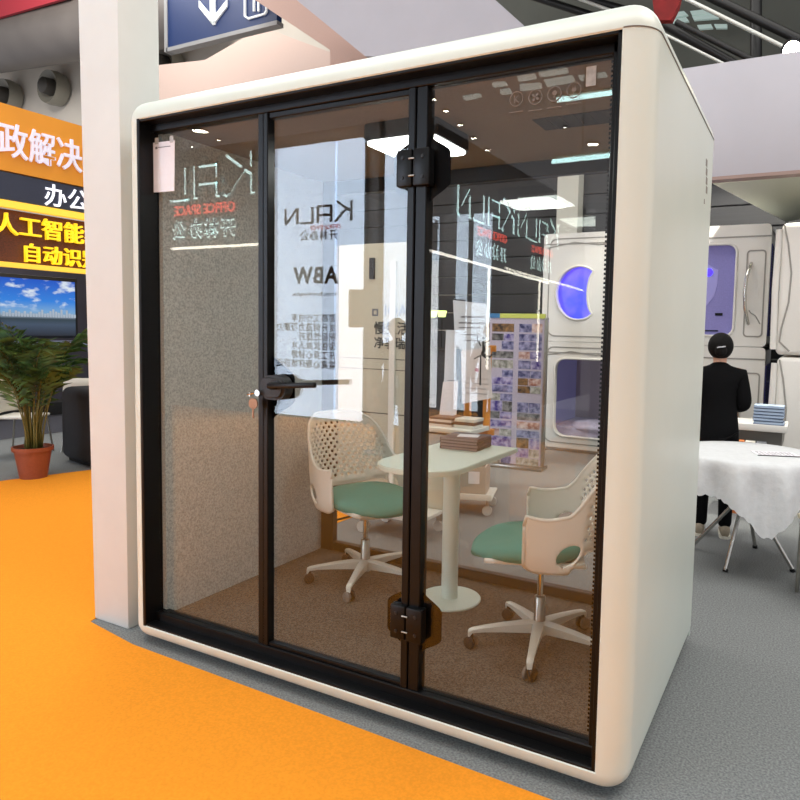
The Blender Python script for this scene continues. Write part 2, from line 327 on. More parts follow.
for k in range(26):
    h = random.uniform(.03, .09); y0 = .02 + k * .03; addbox(bm, (.006, y0, .2), (.009, y0 + .022, .2 + h))
fin('skyline', bm, mat('skyline_grey', (150, 165, 180), .5, emis=.5), t)
box('led_shelf', (-.06, -.1, -.1), (.12, 1.5, -.055), mat('shelf_led', (120, 130, 160), .4, emis=.1), t)
# counter / chairs of the orange booth
t = thing('low_cabinet', 'dark low cabinet bar behind the potted palm', 'cabinet', (-6.6, 1.4, 0)); box('body', (0, 0, .25), (.35, 3.4, .42), BLACKM, t, .01); box('plinth', (.05, .05, 0), (.3, 3.3, .25), mat('plinth_grey', (110, 110, 118), .6, var=.05), t)
def cafe_chair(label, x, y, rz):
    t = thing('dining_chair', label, 'chair', (x, y, 0), rz, 'white chairs in the orange booth')
    bm = bmesh.new(); addbox(bm, (-.2, -.2, .42), (.2, .2, .45), .012); fin('seat', bm, PLAST, t, smooth=True)
    bm = bmesh.new()
    for i in range(9):
        for j in range(5): pass
    vs = []; fs = []
    for i in range(9):
        a = -1 + i / 4
        for j in range(6): z = .48 + j * .075; vs.append((-.2 - .03 * j / 5 + .05 * a * a, a * .21 * (1 - .12 * (j / 5) ** 3), z))
    for i in range(8):
        for j in range(5): fs.append((i * 6 + j, i * 6 + 6 + j, i * 6 + 7 + j, i * 6 + 1 + j))
    o = raw('backrest', vs, fs, PLAST, t, True); md = o.modifiers.new('s', 'SOLIDIFY'); md.thickness = .012
    for sx in (-1, 1):
        for sy in (-1, 1): tube('leg', [(.17 * sx, .17 * sy, .425), (.22 * sx, .21 * sy, .0)], .011, STEEL, t, 8)
cafe_chair('white dining chair behind the palm leaves, left', -5.1, 2.35, .6)
cafe_chair('white dining chair between the palm and the black armchair', -4.85, 2.95, 2.2)
t = thing('cafe_table', 'small white table behind the black armchair', 'table', (-5.0, 3.75, 0))
lathe('tabletop', [(0, .72), (.4, .72), (.405, .735), (.4, .75), (0, .75)], PLAST, t); tube('leg', [(0, 0, .02), (0, 0, .72)], .03, STEEL, t); lathe('base', [(0, 0), (.22, 0), (.21, .02), (0, .03)], STEEL, t)
# black lounge armchair (rounded)
t = thing('lounge_chair', 'black rounded upholstered armchair half hidden by the column', 'armchair', (-4.02, 2.58, .006), math.radians(-10))
BU = mat('black_upholstery', (30, 31, 34), .75, var=.1, scale=20, bump=.2)
bm = bmesh.new(); addbox(bm, (-.36, -.3, .03), (.5, .42, .80), .09, 5); fin('body', bm, BU, t, smooth=True)
bm = bmesh.new(); addbox(bm, (-.36, .1, .62), (.5, .42, .9), .07, 5); fin('backrest', bm, BU, t, smooth=True)
bm = bmesh.new(); addbox(bm, (-.3, -.24, 0), (.44, .36, .04), .01); fin('base', bm, BLACK, t)
# potted palm
t = thing('potted_palm', 'leafy green palm in a brown plastic pot on the orange booth edge', 'potted plant', (-3.86, 1.74, 0.004))
lathe('pot', [(0, 0), (.115, 0), (.155, .26), (.172, .262), (.176, .30), (.16, .30), (.15, .27), (0, .27)], mat('terracotta_brown', (136, 70, 46), .45, var=.06), t)
lathe('soil', [(0, .275), (.148, .27), (.148, .262)], mat('soil', (40, 28, 20), .9, var=.3), t)
LEAF = mat('palm_leaf', (30, 56, 26), .45, col2=(72, 108, 50), scale=9); STEM = mat('palm_stem', (96, 92, 42), .5, var=.15)
sb = bmesh.new(); lb = bmesh.new()
for i in range(34):
    a = random.uniform(0, 2 * pi); lean = random.uniform(.06, .26); h = random.uniform(.62, 1.32); r0 = random.uniform(.02, .09); L = random.uniform(.35, .6)
    d = Vector((cos(a), sin(a), 0)); p0 = d * r0 + Vector((0, 0, .27)); p1 = p0 + d * lean * h * .6 + Vector((0, 0, h * .62))
    pts = [p0.lerp(p1, s_ / 4) + d * (-.03 * sin(pi * s_ / 4)) for s_ in range(5)]
    addtube(sb, pts, [.009, .008, .007, .006, .005], 6)
    spine = []; v = (p1 - p0).normalized(); p = p1.copy()
    for s_ in range(15):
        spine.append((p.copy(), v.copy())); p = p + v * (L / 14); v = (v + Vector((0, 0, -.085)) + d * .045).normalized()
    addtube(sb, [q[0] for q in spine], [.0045 - .0002 * k for k in range(15)], 5)
    for s_, (q, v) in enumerate(spine):
        for sd in (-1, 1):
            side = v.cross(Vector((0, 0, 1))).normalized() * sd; ll = .24 * sin(pi * (s_ + 2) / 17) + .05
            dr = (side * .8 + v * .75 + Vector((0, 0, random.uniform(-.25, .1)))).normalized(); w = v.cross(dr).cross(dr).normalized() * .0075
            m1 = q + dr * ll * .5; e1 = q + dr * ll + Vector((0, 0, -.05 * random.random() - .02))
            A = [lb.verts.new(x) for x in (q, m1 + w, e1, m1 - w)]; lb.faces.new((A[0], A[1], A[2])); lb.faces.new((A[0], A[2], A[3]))
fin('stems', sb, STEM, t, smooth=True); fin('foliage', lb, LEAF, t)
# ================================================================ POD
W, D, ZT, ZB, r = 2.153, 1.303, 2.392, .092, .093
pod = thing('office_pod', 'large white glass-fronted office pod with rounded corners and black frame', 'office pod', (0, 0, 0))
def ring(dd, yy, n=8):
    pts = []
    for (cx, cz, a0) in ((W, ZT, 0), (0, ZT, 90), (0, ZB, 180), (W, ZB, 270)):
        for k in range(n + 1):
            a = math.radians(a0 + 90 * k / n); kz = dd if cz == ZT else dd * .075 / r
            pts.append(Vector((cx + dd * cos(a), yy, cz + kz * sin(a))))
    return pts
prof = [(-.004, .02), (-.004, .004), (0, 0)] + [(r * sin(math.radians(a)), r - r * cos(math.radians(a))) for a in range(9, 91, 9)] + [(r, .5), (r, D)]
N = 36
rings = [ring(d_, y_) for d_, y_ in prof] + [ring(r - .03, D), ring(r - .03, .12), ]
def shellpart(name, idx, m=WHITE):
    bm = bmesh.new(); cols = [[bm.verts.new(rg[i % N]) for rg in rings] for i in idx]
    for a, b in zip(cols, cols[1:]):
        for k in range(len(rings) - 1): bm.faces.new((a[k], a[k + 1], b[k + 1], b[k]))
    return fin(name, bm, m, pod, angle=40)
shellpart('roof_cap', range(0, 18)); shellpart('side_panel', range(17, 19)); shellpart('base_frame', range(18, 36)); shellpart('side_panel', range(35, 37))
SEAM = mat('seam_shadow', (110, 104, 96), .6, var=.02)
# thin seam line between side panel and roof cap
bm = bmesh.new(); pts = [rg[0] for rg in rings[2:15]]; addtube(bm, [p + Vector((.0007 if i > 8 else 0, -.0006 if i < 8 else 0, 0)) for i, p in enumerate(pts)], .0022, 6); fin('panel_seam', bm, SEAM, pod)
# edge trim of roof and base at the side
box('rear_frame', (-r, D, .03), (-r + .06, D + .03, ZT), WHITE, pod, .01); box('rear_frame', (W + r - .06, D, .03), (W + r - .004, D + .03, ZT), WHITE, pod, .01)
box('rear_frame', (-.02, D, ZT), (W + .02, D + .03, ZT + r - .01), WHITE, pod, .01)
box('floor_slab', (-.03, .115, .045), (W + .03, D - .01, .12), PFLOOR, pod)
box('felt_wall', (-.04, .10, .12), (.04, D - .03, 2.36), FELT, pod); box('felt_wall', (W - .03, .10, .12), (W + .04, D - .03, 2.36), FELT, pod)
box('interior_ceiling', (-.03, .10, 2.36), (W + .03, D - .01, 2.40), CEILF, pod)
box('foot_rail', (.1, .2, .0), (W - .1, .26, .045), BLACKM, pod)
# ceiling vent slots
bm = bmesh.new()
for i in range(6):
    a = at('z', 2.357, 532 + i * 14, 120 - i * 1.8); x0 = a.x; addprism(bm, [Vector((x0, a.y, 2.357)), Vector((x0 + .055, a.y, 2.357)), Vector((x0 + .055, a.y + .16, 2.357)), Vector((x0, a.y + .16, 2.357))], (0, 0, .006))
fin('air_vent', bm, mat('vent_dark', (48, 42, 36), .8, var=.05), pod)
# front black frame
def fr(name, a, b, bev=.003): return box(name, a, b, BLACK, pod, bev, 1)
for nm, a, b in (('frame_jamb', (0, .0, ZB), (.018, .10, ZT)), ('frame_jamb', (W - .045, .06, ZB), (W, .11, ZT)), ('frame_jamb', (W - .018, .004, ZB), (W, .06, ZT)), ('frame_head', (0, .004, ZT - .015), (W, .06, ZT)),
                 ('frame_head', (0, .06, ZT - .045), (W, .11, ZT)), ('frame_sill', (0, .004, ZB), (W, .06, ZB + .012)), ('frame_sill', (0, .055, ZB), (W, .115, ZB + .05))): fr(nm, a, b)
fr('mullion', (.655, .062, .14), (.685, .115, ZT - .045)); fr('mullion', (1.408, .062, .14), (1.452, .115, ZT - .045))
bm = plate([tuple(p) for p in rrect(W - .06, ZT - ZB - .1, .002, 1, W / 2, (ZT + ZB) / 2)], [], .078, .008); 
bm.free()
g1 = box('glass_pane', (.018, GY, ZB + .05), (.655, GY + .008, ZT - .045), GLASS, pod); g2 = box('glass_pane', (1.452, GY, ZB + .05), (W - .045, GY + .008, ZT - .045), GLASS, pod)
door = empty('door'); door.parent = pod
DG = box('door_glass', (.70, GY, .15), (1.395, GY + .008, ZT - .0455), GLASS, door)
for a, b in (((.688, .058, .142), (.712, .10, ZT - .0452)), ((1.375, .058, .142), (1.404, .10, ZT - .0452)), ((.712, .066, .142), (1.375, .10, .158)), ((.712, .066, ZT - .068), (1.375, .10, ZT - .0452))): box('door_frame', a, b, BLACK, door, .003, 1)
FRIT = mat('black_frit', (6, 6, 8), .8, spec=.05, var=.05)
def frit(cx, cz, w, h, side, sh=.05):       # blackened glass bump around fittings, blending into the edge band
    pts = [(cx, cz - h / 2 - sh)]
    def S_(t, z0, z1, x0, x1): return [(x0 + (x1 - x0) * (1 - cos(pi * k / t)) / 2, z0 + (z1 - z0) * k / t) for k in range(t + 1)]
    pts = S_(10, cz - h / 2 - sh, cz - h / 2 + sh * .5, cx, cx + side * w); pts += [(cx + side * w * (1 + .0), cz)] + S_(10, cz + h / 2 - sh * .5, cz + h / 2 + sh, cx + side * w, cx)
    return pts
def fritplate(parent, pts): o = fin('frit_patch', plate(pts, [], GY + .0095, .003), FRIT, parent); return o
fritplate(door, frit(1.38, 2.065, .085, .15, -1)); fritplate(pod, frit(1.448, 2.065, .085, .15, 1))
fritplate(door, frit(1.38, .40, .085, .15, -1)); fritplate(pod, frit(1.448, .40, .085, .15, 1))
fritplate(door, frit(.708, 1.24, .12, .15, 1, .07))
for z0 in (2.065, .40):
    h = empty('hinge'); h.parent = pod
    box('plate', (1.338, .040, z0 - .065), (1.403, .08, z0 + .065), BLACK, h, .006); box('plate', (1.407, .040, z0 - .065), (1.475, .08, z0 + .065), BLACK, h, .006)
    for sx in (1.365, 1.448):
        for sz in (-.035, .035): lathe('screw', [(0, .003), (.006, .002), (.007, 0), (.007, -.002)], BLACKM, h, seg=12).matrix_local = Matrix.Translation((sx, .039, z0 + sz)) @ Matrix.Rotation(pi / 2, 4, 'X')
    for sz in (-.03, .03): tube('pin', [(1.393, .037, z0 + sz), (1.416, .037, z0 + sz)], .003, STEEL, h, 8)
# lock and lever
lk = empty('door_lock'); lk.parent = door
bm = bmesh.new(); addprism(bm, [Vector((x, .022, z)) for x, z in rrect(.135, .10, .048, 8, .762, 1.245)], (0, .058, 0)); bmesh.ops.recalc_face_normals(bm, faces=bm.faces)
bmesh.ops.bevel(bm, geom=[e for e in bm.edges if abs(e.verts[0].co.y - .022) < 1e-4 and abs(e.verts[1].co.y - .022) < 1e-4], offset=.012, segments=3, affect='EDGES'); fin('rose', bm, BLACKM, lk, angle=40)
tube('spindle', [(.79, .025, 1.255), (.79, -.018, 1.258)], .016, BLACKM, lk)
bm = bmesh.new(); addbox(bm, (.79, -.032, 1.247), (1.03, -.014, 1.268), .005, 2)
for q in bm.verts: q.co.z += (q.co.x - .79) * .07
fin('lever', bm, BLACK, lk, smooth=True)
tube('lock_cylinder', [(.705, .03, 1.222), (.705, .005, 1.222)], .013, CHROME, lk)
ky = empty('key'); ky.parent = lk
bm = bmesh.new(); addbox(bm, (.655, .012, 1.205), (.662, .02, 1.222)); addtube(bm, [(.66, .0, 1.214), (.69, .006, 1.222)], .004, 8); fin('key_ring', bm, CHROME, ky)
bm = bmesh.new(); addprism(bm, [Vector((x, .02, z)) for x, z in rrect(.046, .042, .018, 5, .668, 1.175)], (0, .005, 0)); addbox(bm, (.664, .02, 1.115), (.672, .024, 1.16)); fin('key_head', bm, mat('key_brown', (150, 112, 84), .4, .4, var=.05), ky)
# rear frame and glass
box('rear_post', (.04, D - .075, .12), (.13, D - .03, 2.36), mat('post_reflected_brown', (56, 42, 30), .5, var=.05), pod); PB = MATS['post_reflected_brown']  # brown paints the reflected orange carpet into the black rear frame
box('rear_post', (W - .06, D - .075, .12), (W - .03, D - .03, 2.36), PB, pod)
box('rear_rail', (.13, D - .075, .12), (W - .06, D - .03, .175), PB, pod, .004, 1); box('rear_rail', (.13, D - .075, 2.28), (W - .06, D - .03, 2.36), BLACKM, pod, .004, 1)
box('rear_glass', (.13, D - .058, .175), (W - .06, D - .05, 2.28), GLASSB, pod)
# pod ceiling lamp
lp = empty('ceiling_light'); lp.parent = pod
bm = bmesh.new(); addprism(bm, [Vector((x, y_, 2.29)) for x, y_ in rrect(.36, .36, .05, 6, 1.11, .555)], (0, 0, .07)); fin('housing', bm, BLACKM, lp, angle=40)
bm = bmesh.new(); addprism(bm, [Vector((x, y_, 2.283)) for x, y_ in rrect(.335, .335, .045, 6, 1.11, .555)], (0, 0, .008)); fin('diffuser', bm, mat('lamp_diffuser', (250, 254, 250), .5, emis=19), lp)
# icons printed on the glass
IC = mat('print_white', (122, 114, 104), .6, emis=0)
ig = empty('glass_icons'); ig.parent = pod
for i, px in enumerate(((516.5, 99), (535.5, 97), (554.5, 94), (574, 90))):
    c = at('y', GY - .0015, *px); rr = .0245
    bm = plate([(c.x + rr * cos(a * pi / 16), c.z + rr * sin(a * pi / 16)) for a in range(32)], [[(c.x + (rr - .003) * cos(a * pi / 16), c.z + (rr - .003) * sin(a * pi / 16)) for a in range(32)]], GY - .002, .0015)
    addbox(bm, (c.x - .024, GY - .002, c.z - .043), (c.x + .024, GY - .0005, c.z - .0405))
    Y0 = GY - .002; q = lambda pts: addprism(bm, [Vector((c.x + a, Y0, c.z + b)) for a, b in pts], (0, .0015, 0))
    if i == 0: q([(-.008, -.012), (-.005, -.012), (-.005, .012), (-.008, .012)]); q([(-.006, 0), (.007, .012), (.01, .011), (-.002, 0)]); q([(-.002, 0), (.01, -.012), (.006, -.012), (-.005, -.001)])
    elif i == 1:
        for k in range(4): a = k * pi / 2 + .5; q([(0, 0), (.013 * cos(a), .013 * sin(a)), (.015 * cos(a + .5), .015 * sin(a + .5)), (.010 * cos(a + .9), .010 * sin(a + .9))])
    elif i == 2:
        q([(.008 * cos(a * pi / 6), .003 + .008 * sin(a * pi / 6)) for a in range(12)]); q([(-.003, -.013), (.003, -.013), (.003, -.007), (-.003, -.007)])
    else:
        q([(-.007, -.004), (.007, -.004), (.007, .006), (-.007, .006)]); q([(-.005, .006), (-.003, .006), (-.003, .013), (-.005, .013)]); q([(.003, .006), (.005, .006), (.005, .013), (.003, .013)]); q([(-.001, -.013), (.001, -.013), (.001, -.004), (-.001, -.004)])
    fin('icon', bm, IC, ig)
# frit dots along the right glass edge
bm = bmesh.new()
for k in range(150):
    z = .17 + k * .0145; addbox(bm, (W - .058, GY + .0085, z), (W - .045, GY + .0105, z + .0075))
fin('dotted_edge', bm, FRIT, pod)
# side panel marks
bm = bmesh.new()
for k, (y0, y1) in enumerate(((160, 166), (169, 175), (178, 184), (187, 193))):
    a = at('x', W + r, 707, y0); b = at('x', W + r, 706, y1)
    bm = bmesh.new(); addbox(bm, (W + r - .0005, a.y - .03, b.z), (W + r + .0012, a.y + .01, a.z)); fin('side_mark', bm, mat('grey_print', (140, 134, 124), .6), pod)
bm = bmesh.new(); a = at('x', W + r, 705, 200); addbox(bm, (W + r - .0005, a.y - .03, a.z - .02), (W + r + .0012, a.y - .012, a.z))
fin('side_mark', bm, mat('grey_print', (140, 134, 124), .6), pod)
# sticker and paper notice
c = at('y', GY - .003, 591, 76); tag(box('sticker', (c.x - .016, GY - .0025, c.z - .03), (c.x + .016, GY - .0008, c.z + .03), mat('clear_sticker', (176, 176, 170), .5, var=.15, scale=50)), 'small pale sticker on the glass at the pod upper right corner', 'sticker')
a = at('y', GY - .01, 151, 143); b = at('y', GY - .01, 174, 190)
t = thing('paper_notice', 'white paper notice taped at the top left of the pod glass', 'paper notice', (a.x, GY - .009, b.z)); w = b.x - a.x; h = a.z - b.z
box('sheet', (0, 0, 0), (w, .002, h), PAPER, t)
box('header_line', (w * .28, -.0012, h * .885), (w * .82, 0, h * .90), INKG, t); box('header_mark', (w * .16, -.0012, h * .865), (w * .25, 0, h * .91), INKG, t)
for x in (.02, w - .03): box('tape', (x, -.0015, h - .008), (x + .022, .0028, h + .02), mat('clear_tape', (190, 190, 186), .2), t)
t.rotation_euler = (0, math.radians(1.5), 0)
# ================================================================ OFFICE CHAIRS
def chair_surface(t_, h):        # t_ in [-1,1] round the shell from right arm to left arm, h height in metres above pod floor
    a = abs(t_); s = 1 if t_ > 0 else -1
    # plan curve: arms run straight, wrap round the back
    if a > .5:
        u = (a - .5) / .5; x = -.13 + u * .20; y = .25 + .012 * sin(u * pi)
    else:
        u = a / .5; ang = u * pi / 2; x = -.13 - .115 * cos(ang); y = .25 * sin(ang)
    k = max(0, h - .5); bk = max(0, 1 - (a / .62) ** 2)
    x -= bk * k * .30; y = y * (1 - .07 * max(0, (h - .6) / .3) ** 1.5)
    tuck = max(0, (.50 - h) / .17); y *= 1 - .20 * tuck ** 1.6; x += bk * .05 * tuck
    flare = max(0, h - .5) * (1 - bk); y += flare * .12 * (1 if a > .4 else 0) * 0
    return Vector((x, s * y, h))
def top(a):
    if a < .26: return .895 - .012 * (a / .26) ** 4 - .02 * (a / .26) ** 8
    if a < .60:
        u = (a - .26) / .34; u = u * u * (3 - 2 * u); return .863 + (.65 - .863) * min(1, u * 1.0)
    return .65 - .012 * sin((a - .6) / .4 * pi) - (.04 if a > .985 else 0)
def bot(a):
    if a < .40: return .50 - .02 * cos(a / .40 * pi) * .5 + .0
    if a < .56: u = (a - .40) / .16; u = u * u * (3 - 2 * u); return .50 + (.415 - .50) * u
    return .415 + .02 * max(0, (a - .85) / .15) ** 2
def build_shell(parent):
    U = 1.05      # unrolled width scale for the parameter plane (x = t*U)
    outer = []
    n = 120
    for k in range(n + 1): t_ = 1 - 2 * k / n; outer.append((t_ * U / 2, top(abs(t_))))
    for k in range(1, n): t_ = -1 + 2 * k / n; outer.append((t_ * U / 2, bot(abs(t_))))
    outer.insert(n + 1, (-U / 2, bot(1))); outer.append((U / 2, bot(1)))
    holes = []
    p = .0285
    for j in range(16):
        z = .54 + j * p * .78
        for i in range(-9, 10):
            x = (i + .5 * (j % 2)) * p * 1.0; a = abs(x) / (U / 2)
            if z > top(a) - .045 or a > .43 or z < bot(a) + .04: continue
            rr = .0095; holes.append([(x + rr * cos(q * pi / 3 + pi / 6) * .95, z + rr * sin(q * pi / 3 + pi / 6)) for q in range(6)])
    for s in (-1, 1):            # tear-shaped side opening
        cx = s * .56 * U / 2; holes.append([(cx + s * ((.064) * cos(q * pi / 8)), .495 + .042 * sin(q * pi / 8) + (-.018) * cos(q * pi / 8)) for q in range(16)])
    vs = []; es = []
    def inside(p_, L):
        c = False; j = len(L) - 1
        for i in range(len(L)):
            if (L[i][1] > p_[1]) != (L[j][1] > p_[1]) and p_[0] < (L[j][0] - L[i][0]) * (p_[1] - L[i][1]) / (L[j][1] - L[i][1]) + L[i][0]: c = not c
            j = i
        return c
    for loop in [outer] + holes:
        b = len(vs); vs += [Vector(q) for q in loop]; es += [(b + i, b + (i + 1) % len(loop)) for i in range(len(loop))]
    for i in range(-26, 27):
        for j in range(30):
            q = (i * .02 + .003, .35 + j * .02)
            a = abs(q[0]) / (U / 2)
            if a < .985 and bot(a) + .006 < q[1] < top(a) - .006 and not any((q[0] - h[0][0]) ** 2 + (q[1] - h[0][1]) ** 2 < .0025 and (inside(q, h) or min((q[0] - w_[0]) ** 2 + (q[1] - w_[1]) ** 2 for w_ in h) < 2e-5) for h in holes if len(h) < 10) and not any(inside(q, h) for h in holes if len(h) > 10):
                vs.append(Vector(q))
    V, E, Fc, *_ = delaunay_2d_cdt(vs, es, [], 0, 1e-6)
    bm = bmesh.new(); tv = [bm.verts.new(chair_surface(max(-1, min(1, v.x / (U / 2))), v.y)) for v in V]
    for f in Fc:
        c = sum((V[i] for i in f), Vector((0, 0))) / len(f)
        if inside(c, outer) and not any(abs(h[0][0] - c.x) < .15 and inside(c, h) for h in holes):
            try: bm.faces.new([tv[i] for i in f])
            except ValueError: pass
    bmesh.ops.delete(bm, geom=[v for v in bm.verts if not v.link_faces], context='VERTS')
    o = fin('shell', bm, PLAST, parent, smooth=True)
    md = o.modifiers.new('thick', 'SOLIDIFY'); md.thickness = .011; md.offset = 0
    # rolled rim along the top edge
    bm = bmesh.new(); addtube(bm, [chair_surface(-1 + 2 * k / 90, top(abs(-1 + 2 * k / 90)) - .004) for k in range(91)], .0085, 8); fin('rim', bm, PLAST, o, smooth=True)
    bm = bmesh.new()
    for s in (-1, 1): b2 = bmesh.new(); addtube(b2, [chair_surface(s * .998, .44 + k * (top(1) - .445) / 8) for k in range(9)], .008, 8); fin('front_rim', b2, PLAST, o, smooth=True)
    bm.free(); bm = bmesh.new(); addtube(bm, [chair_surface(-.4 + .8 * k / 30, bot(abs(-.4 + .8 * k / 30))) for k in range(31)], .007, 8)
    fin('lower_rim', bm, PLAST, o, smooth=True)
def superell(a, n=2.6): c, s = cos(a), sin(a); return (abs(c) ** (2 / n) * (1 if c > 0 else -1), abs(s) ** (2 / n) * (1 if s > 0 else -1))
def make_chair(label, loc, rz, base_rot):
    t = thing('office_chair', label, 'office chair', loc, rz, 'office chairs at the pod table')
    build_shell(t)
    # cushion
    bm = bmesh.new(); rows = [(.0, .430), (.80, .430), (.93, .438), (1.0, .456), (.985, .478), (.9, .494), (.6, .500), (0, .498)]; rg = []
    for f, z in rows:
        if f == 0: rg.append([bm.verts.new((.06, 0, z))]); continue
        rw = []
        for k in range(48):
            c, s = superell(2 * pi * k / 48); x = .06 + .245 * f * c; y_ = .232 * f * s * (1 - .06 * c)
            zz = z - (.035 * max(0, c) ** 3 if z > .45 else .01 * max(0, c) ** 3) + .012 * max(0, -c); rw.append(bm.verts.new((x, y_, zz)))
        rg.append(rw)
    for a, b in zip(rg, rg[1:]):
        for k in range(48):
            k2 = (k + 1) % 48
            if len(a) == 1: bm.faces.new((a[0], b[k], b[k2]))
            elif len(b) == 1: bm.faces.new((a[k], b[0], a[k2]))
            else: bm.faces.new((a[k], b[k], b[k2], a[k2]))
    fin('seat_cushion', bm, GREEN, t, smooth=True)
    # seat pan joining both sides under the cushion
    bm = bmesh.new(); vs = []
    for i in range(11):
        x = -.18 + i * .041
        vs.append([bm.verts.new((x, y_ * .0205, .412 + .028 * (abs(y_) / 10) ** 3 + .0)) for y_ in range(-10, 11, 2)])
    for a, b in zip(vs, vs[1:]):
        for k in range(10): bm.faces.new((a[k], a[k + 1], b[k + 1], b[k]))
    o = fin('seat_pan', bm, PLAST, t, smooth=True); md = o.modifiers.new('s', 'SOLIDIFY'); md.thickness = .02; md.offset = 0
    box('mechanism', (-.08, -.05, .375), (.1, .05, .404), BLACKM, t, .008); tube('adjust_lever', [(.03, -.05, .385), (.04, -.2, .378)], .006, BLACKM, t, 8)
    tube('gas_piston', [(0, 0, .2), (0, 0, .38)], .013, CHROME, t, 20); tube('cylinder_sleeve', [(0, 0, .07), (0, 0, .225), (0, 0, .23)], [.027, .024, .018], STEEL, t, 24)
    lathe('hub', [(0, .055), (.03, .055), (.04, .07), (.04, .105), (.032, .118), (.025, .12)], PLAST, t)
    for k in range(5):
        a = base_rot + k * 2 * pi / 5; d = Vector((cos(a), sin(a), 0)); s = Vector((-d.y, d.x, 0)); bm = bmesh.new(); prev = None
        for u, w_, zt, zb in ((.02, .024, .118, .068), (.08, .023, .115, .07), (.16, .019, .108, .072), (.25, .015, .096, .072), (.295, .0145, .088, .068), (.308, .013, .082, .05), (.312, .011, .074, .05)):
            rw = [bm.verts.new(d * u + s * q * w_ * f + Vector((0, 0, z))) for q, z, f in ((-1, zb, .8), (1, zb, .8), (1, zt - .006, 1), (.6, zt, 1), (-.6, zt, 1), (-1, zt - .006, 1))]
            if prev:
                for j in range(6): bm.faces.new((prev[j], prev[(j + 1) % 6], rw[(j + 1) % 6], rw[j]))
            else: bm.faces.new(rw)
            prev = rw
        bm.faces.new(prev[::-1]); fin('base_leg', bm, PLAST, t, angle=50)
        ca = empty('caster'); ca.parent = t; ca.location = d * .298; ca.rotation_euler = (0, 0, a + random.uniform(-1.2, 1.2))
        for q in (-1, 1):
            bm = bmesh.new(); addtube(bm, [(0, q * .006, .027), (0, q * .009, .027), (0, q * .02, .027), (0, q * .023, .027)], [.022, .0268, .0268, .019], 24); fin('wheel', bm, DARKR if q > 0 else GREYP, ca, angle=40)
        tube('stem', [(0, 0, .027), (0, 0, .066)], .009, DARKR, ca, 10)
make_chair('white perforated office chair with green seat, left of the pod table', (.59, .93, .12), math.radians(-22), math.radians(218 + 22))
make_chair('white perforated office chair with green seat, right of the pod table by the glass edge', (1.70, .675, .12), math.radians(200), math.radians(212 - 200))
# ================================================================ TABLE IN POD
t = thing('pedestal_table', 'small white pedestal table against the rear glass of the pod', 'table', (1.115, .93, .12))
outl = [(1.343, 1.24), (.915, 1.24)] + [p for p in rrect(.428, .80, .18, 10, 1.129, .84) if p[1] < .63]
def smoothpoly(P, closed_flat=2, it=2):
    for _ in range(it):
        Q = []
        for i in range(len(P)):
            a, b = Vector(P[i]), Vector(P[(i + 1) % len(P)])
            Q += [tuple(a.lerp(b, .25)), tuple(a.lerp(b, .75))]
        P = Q
    return P
bm = bmesh.new(); addprism(bm, [Vector((x - 1.115, y_ - .93, .735)) for x, y_ in outl], (0, 0, .025)); bmesh.ops.recalc_face_normals(bm, faces=bm.faces)
bmesh.ops.bevel(bm, geom=[e for e in bm.edges if abs(e.verts[0].co.z - e.verts[1].co.z) < 1e-5], offset=.004, segments=2, affect='EDGES'); fin('tabletop', bm, TABLET, t, angle=40)
tube('pedestal', [(0, 0, .01), (0, 0, .735)], .042, TABLET, t, 32)
lathe('base_disc', [(0, 0), (.160, 0), (.162, .006), (.158, .011), (.05, .014), (0, .014)], TABLET, t, seg=56)
lathe('top_plate', [(0, .72), (.10, .722), (.10, .735), (0, .735)], STEEL, t)
MAG = mat('catalogue_cover', (104, 76, 72), .4, var=.08, scale=14); MAGD = mat('catalogue_dark', (66, 52, 50), .4, var=.08); PG = mat('page_edges', (150, 130, 124), .8, var=.1, scale=80, squash=(1, 1, 20))
c0 = Vector((1.105, 1.10, .8805))
for k in range(4):
    rz = math.radians([0, 1.2, -.8, .6, -1.5][k]); z = c0.z + k * .0155
    lab = ['lowest', 'second from the bottom', 'second from the top', 'topmost'][k]
    t = thing('catalogue', 'dark maroon catalogue, %s of the pile on the pod table' % lab, 'book', (c0.x, c0.y, z), rz + math.radians(3), 'maroon catalogues piled on the pod table')
    box('cover', (-.105, -.10, 0), (.105, .10, .015), MAG if k % 2 else MAGD, t, .002); box('page_block', (-.098, -.1015, .003), (.106, -.098, .013), PG, t)
t = thing('paper_slip', 'white paper slip lying on the maroon catalogue pile', 'paper', (1.12, 1.10, c0.z + 4 * .0155), .3); box('sheet', (-.055, -.045, 0), (.055, .045, .001), PAPER, t)
# ================================================================ BEYOND THE POD
CAB = mat('display_beige', (196, 192, 172), .6, var=.02, scale=4); CABW = mat('display_white', (226, 224, 214), .5, var=.02)
t = thing('display_stand', 'tall pale display stand on casters behind the rear glass with black lettering', 'display stand', (0, 2.25, 0))
box('back_panel', (-.72, 0, .22), (.12, .06, 2.14), CAB, t, .006); box('side_post', (-.14, -.02, .08), (-.09, .0, 2.0), CABW, t)
bm = bmesh.new(); addbox(bm, (-.72, -.003, .84), (.12, 0, .848)); addbox(bm, (-.72, -.003, 1.26), (.12, 0, 1.266)); addbox(bm, (-.72, -.003, 1.18), (.12, 0, 1.185)); fin('panel_gaps', bm, mat('gap_dark', (90, 84, 72), .7), t)
box('tray', (-.2, -.3, .14), (.34, .06, .165), CABW, t, .004); box('tray_lip', (-.2, -.31, .14), (.34, -.295, .20), CABW, t, .003); box('lower_body', (.12, .0, .165), (.34, .06, .62), CAB, t, .004)
box('black_plaque', (-.33, -.02, 1.87), (-.29, 0, 2.03), BLACKM, t)
TXT = [('IQAir', .12, (384, 316), INKG, 1), ('慢生活', .105, (374, 333), INK, 1), ('净享瑞士', .095, (374, 347), INK, .9)]
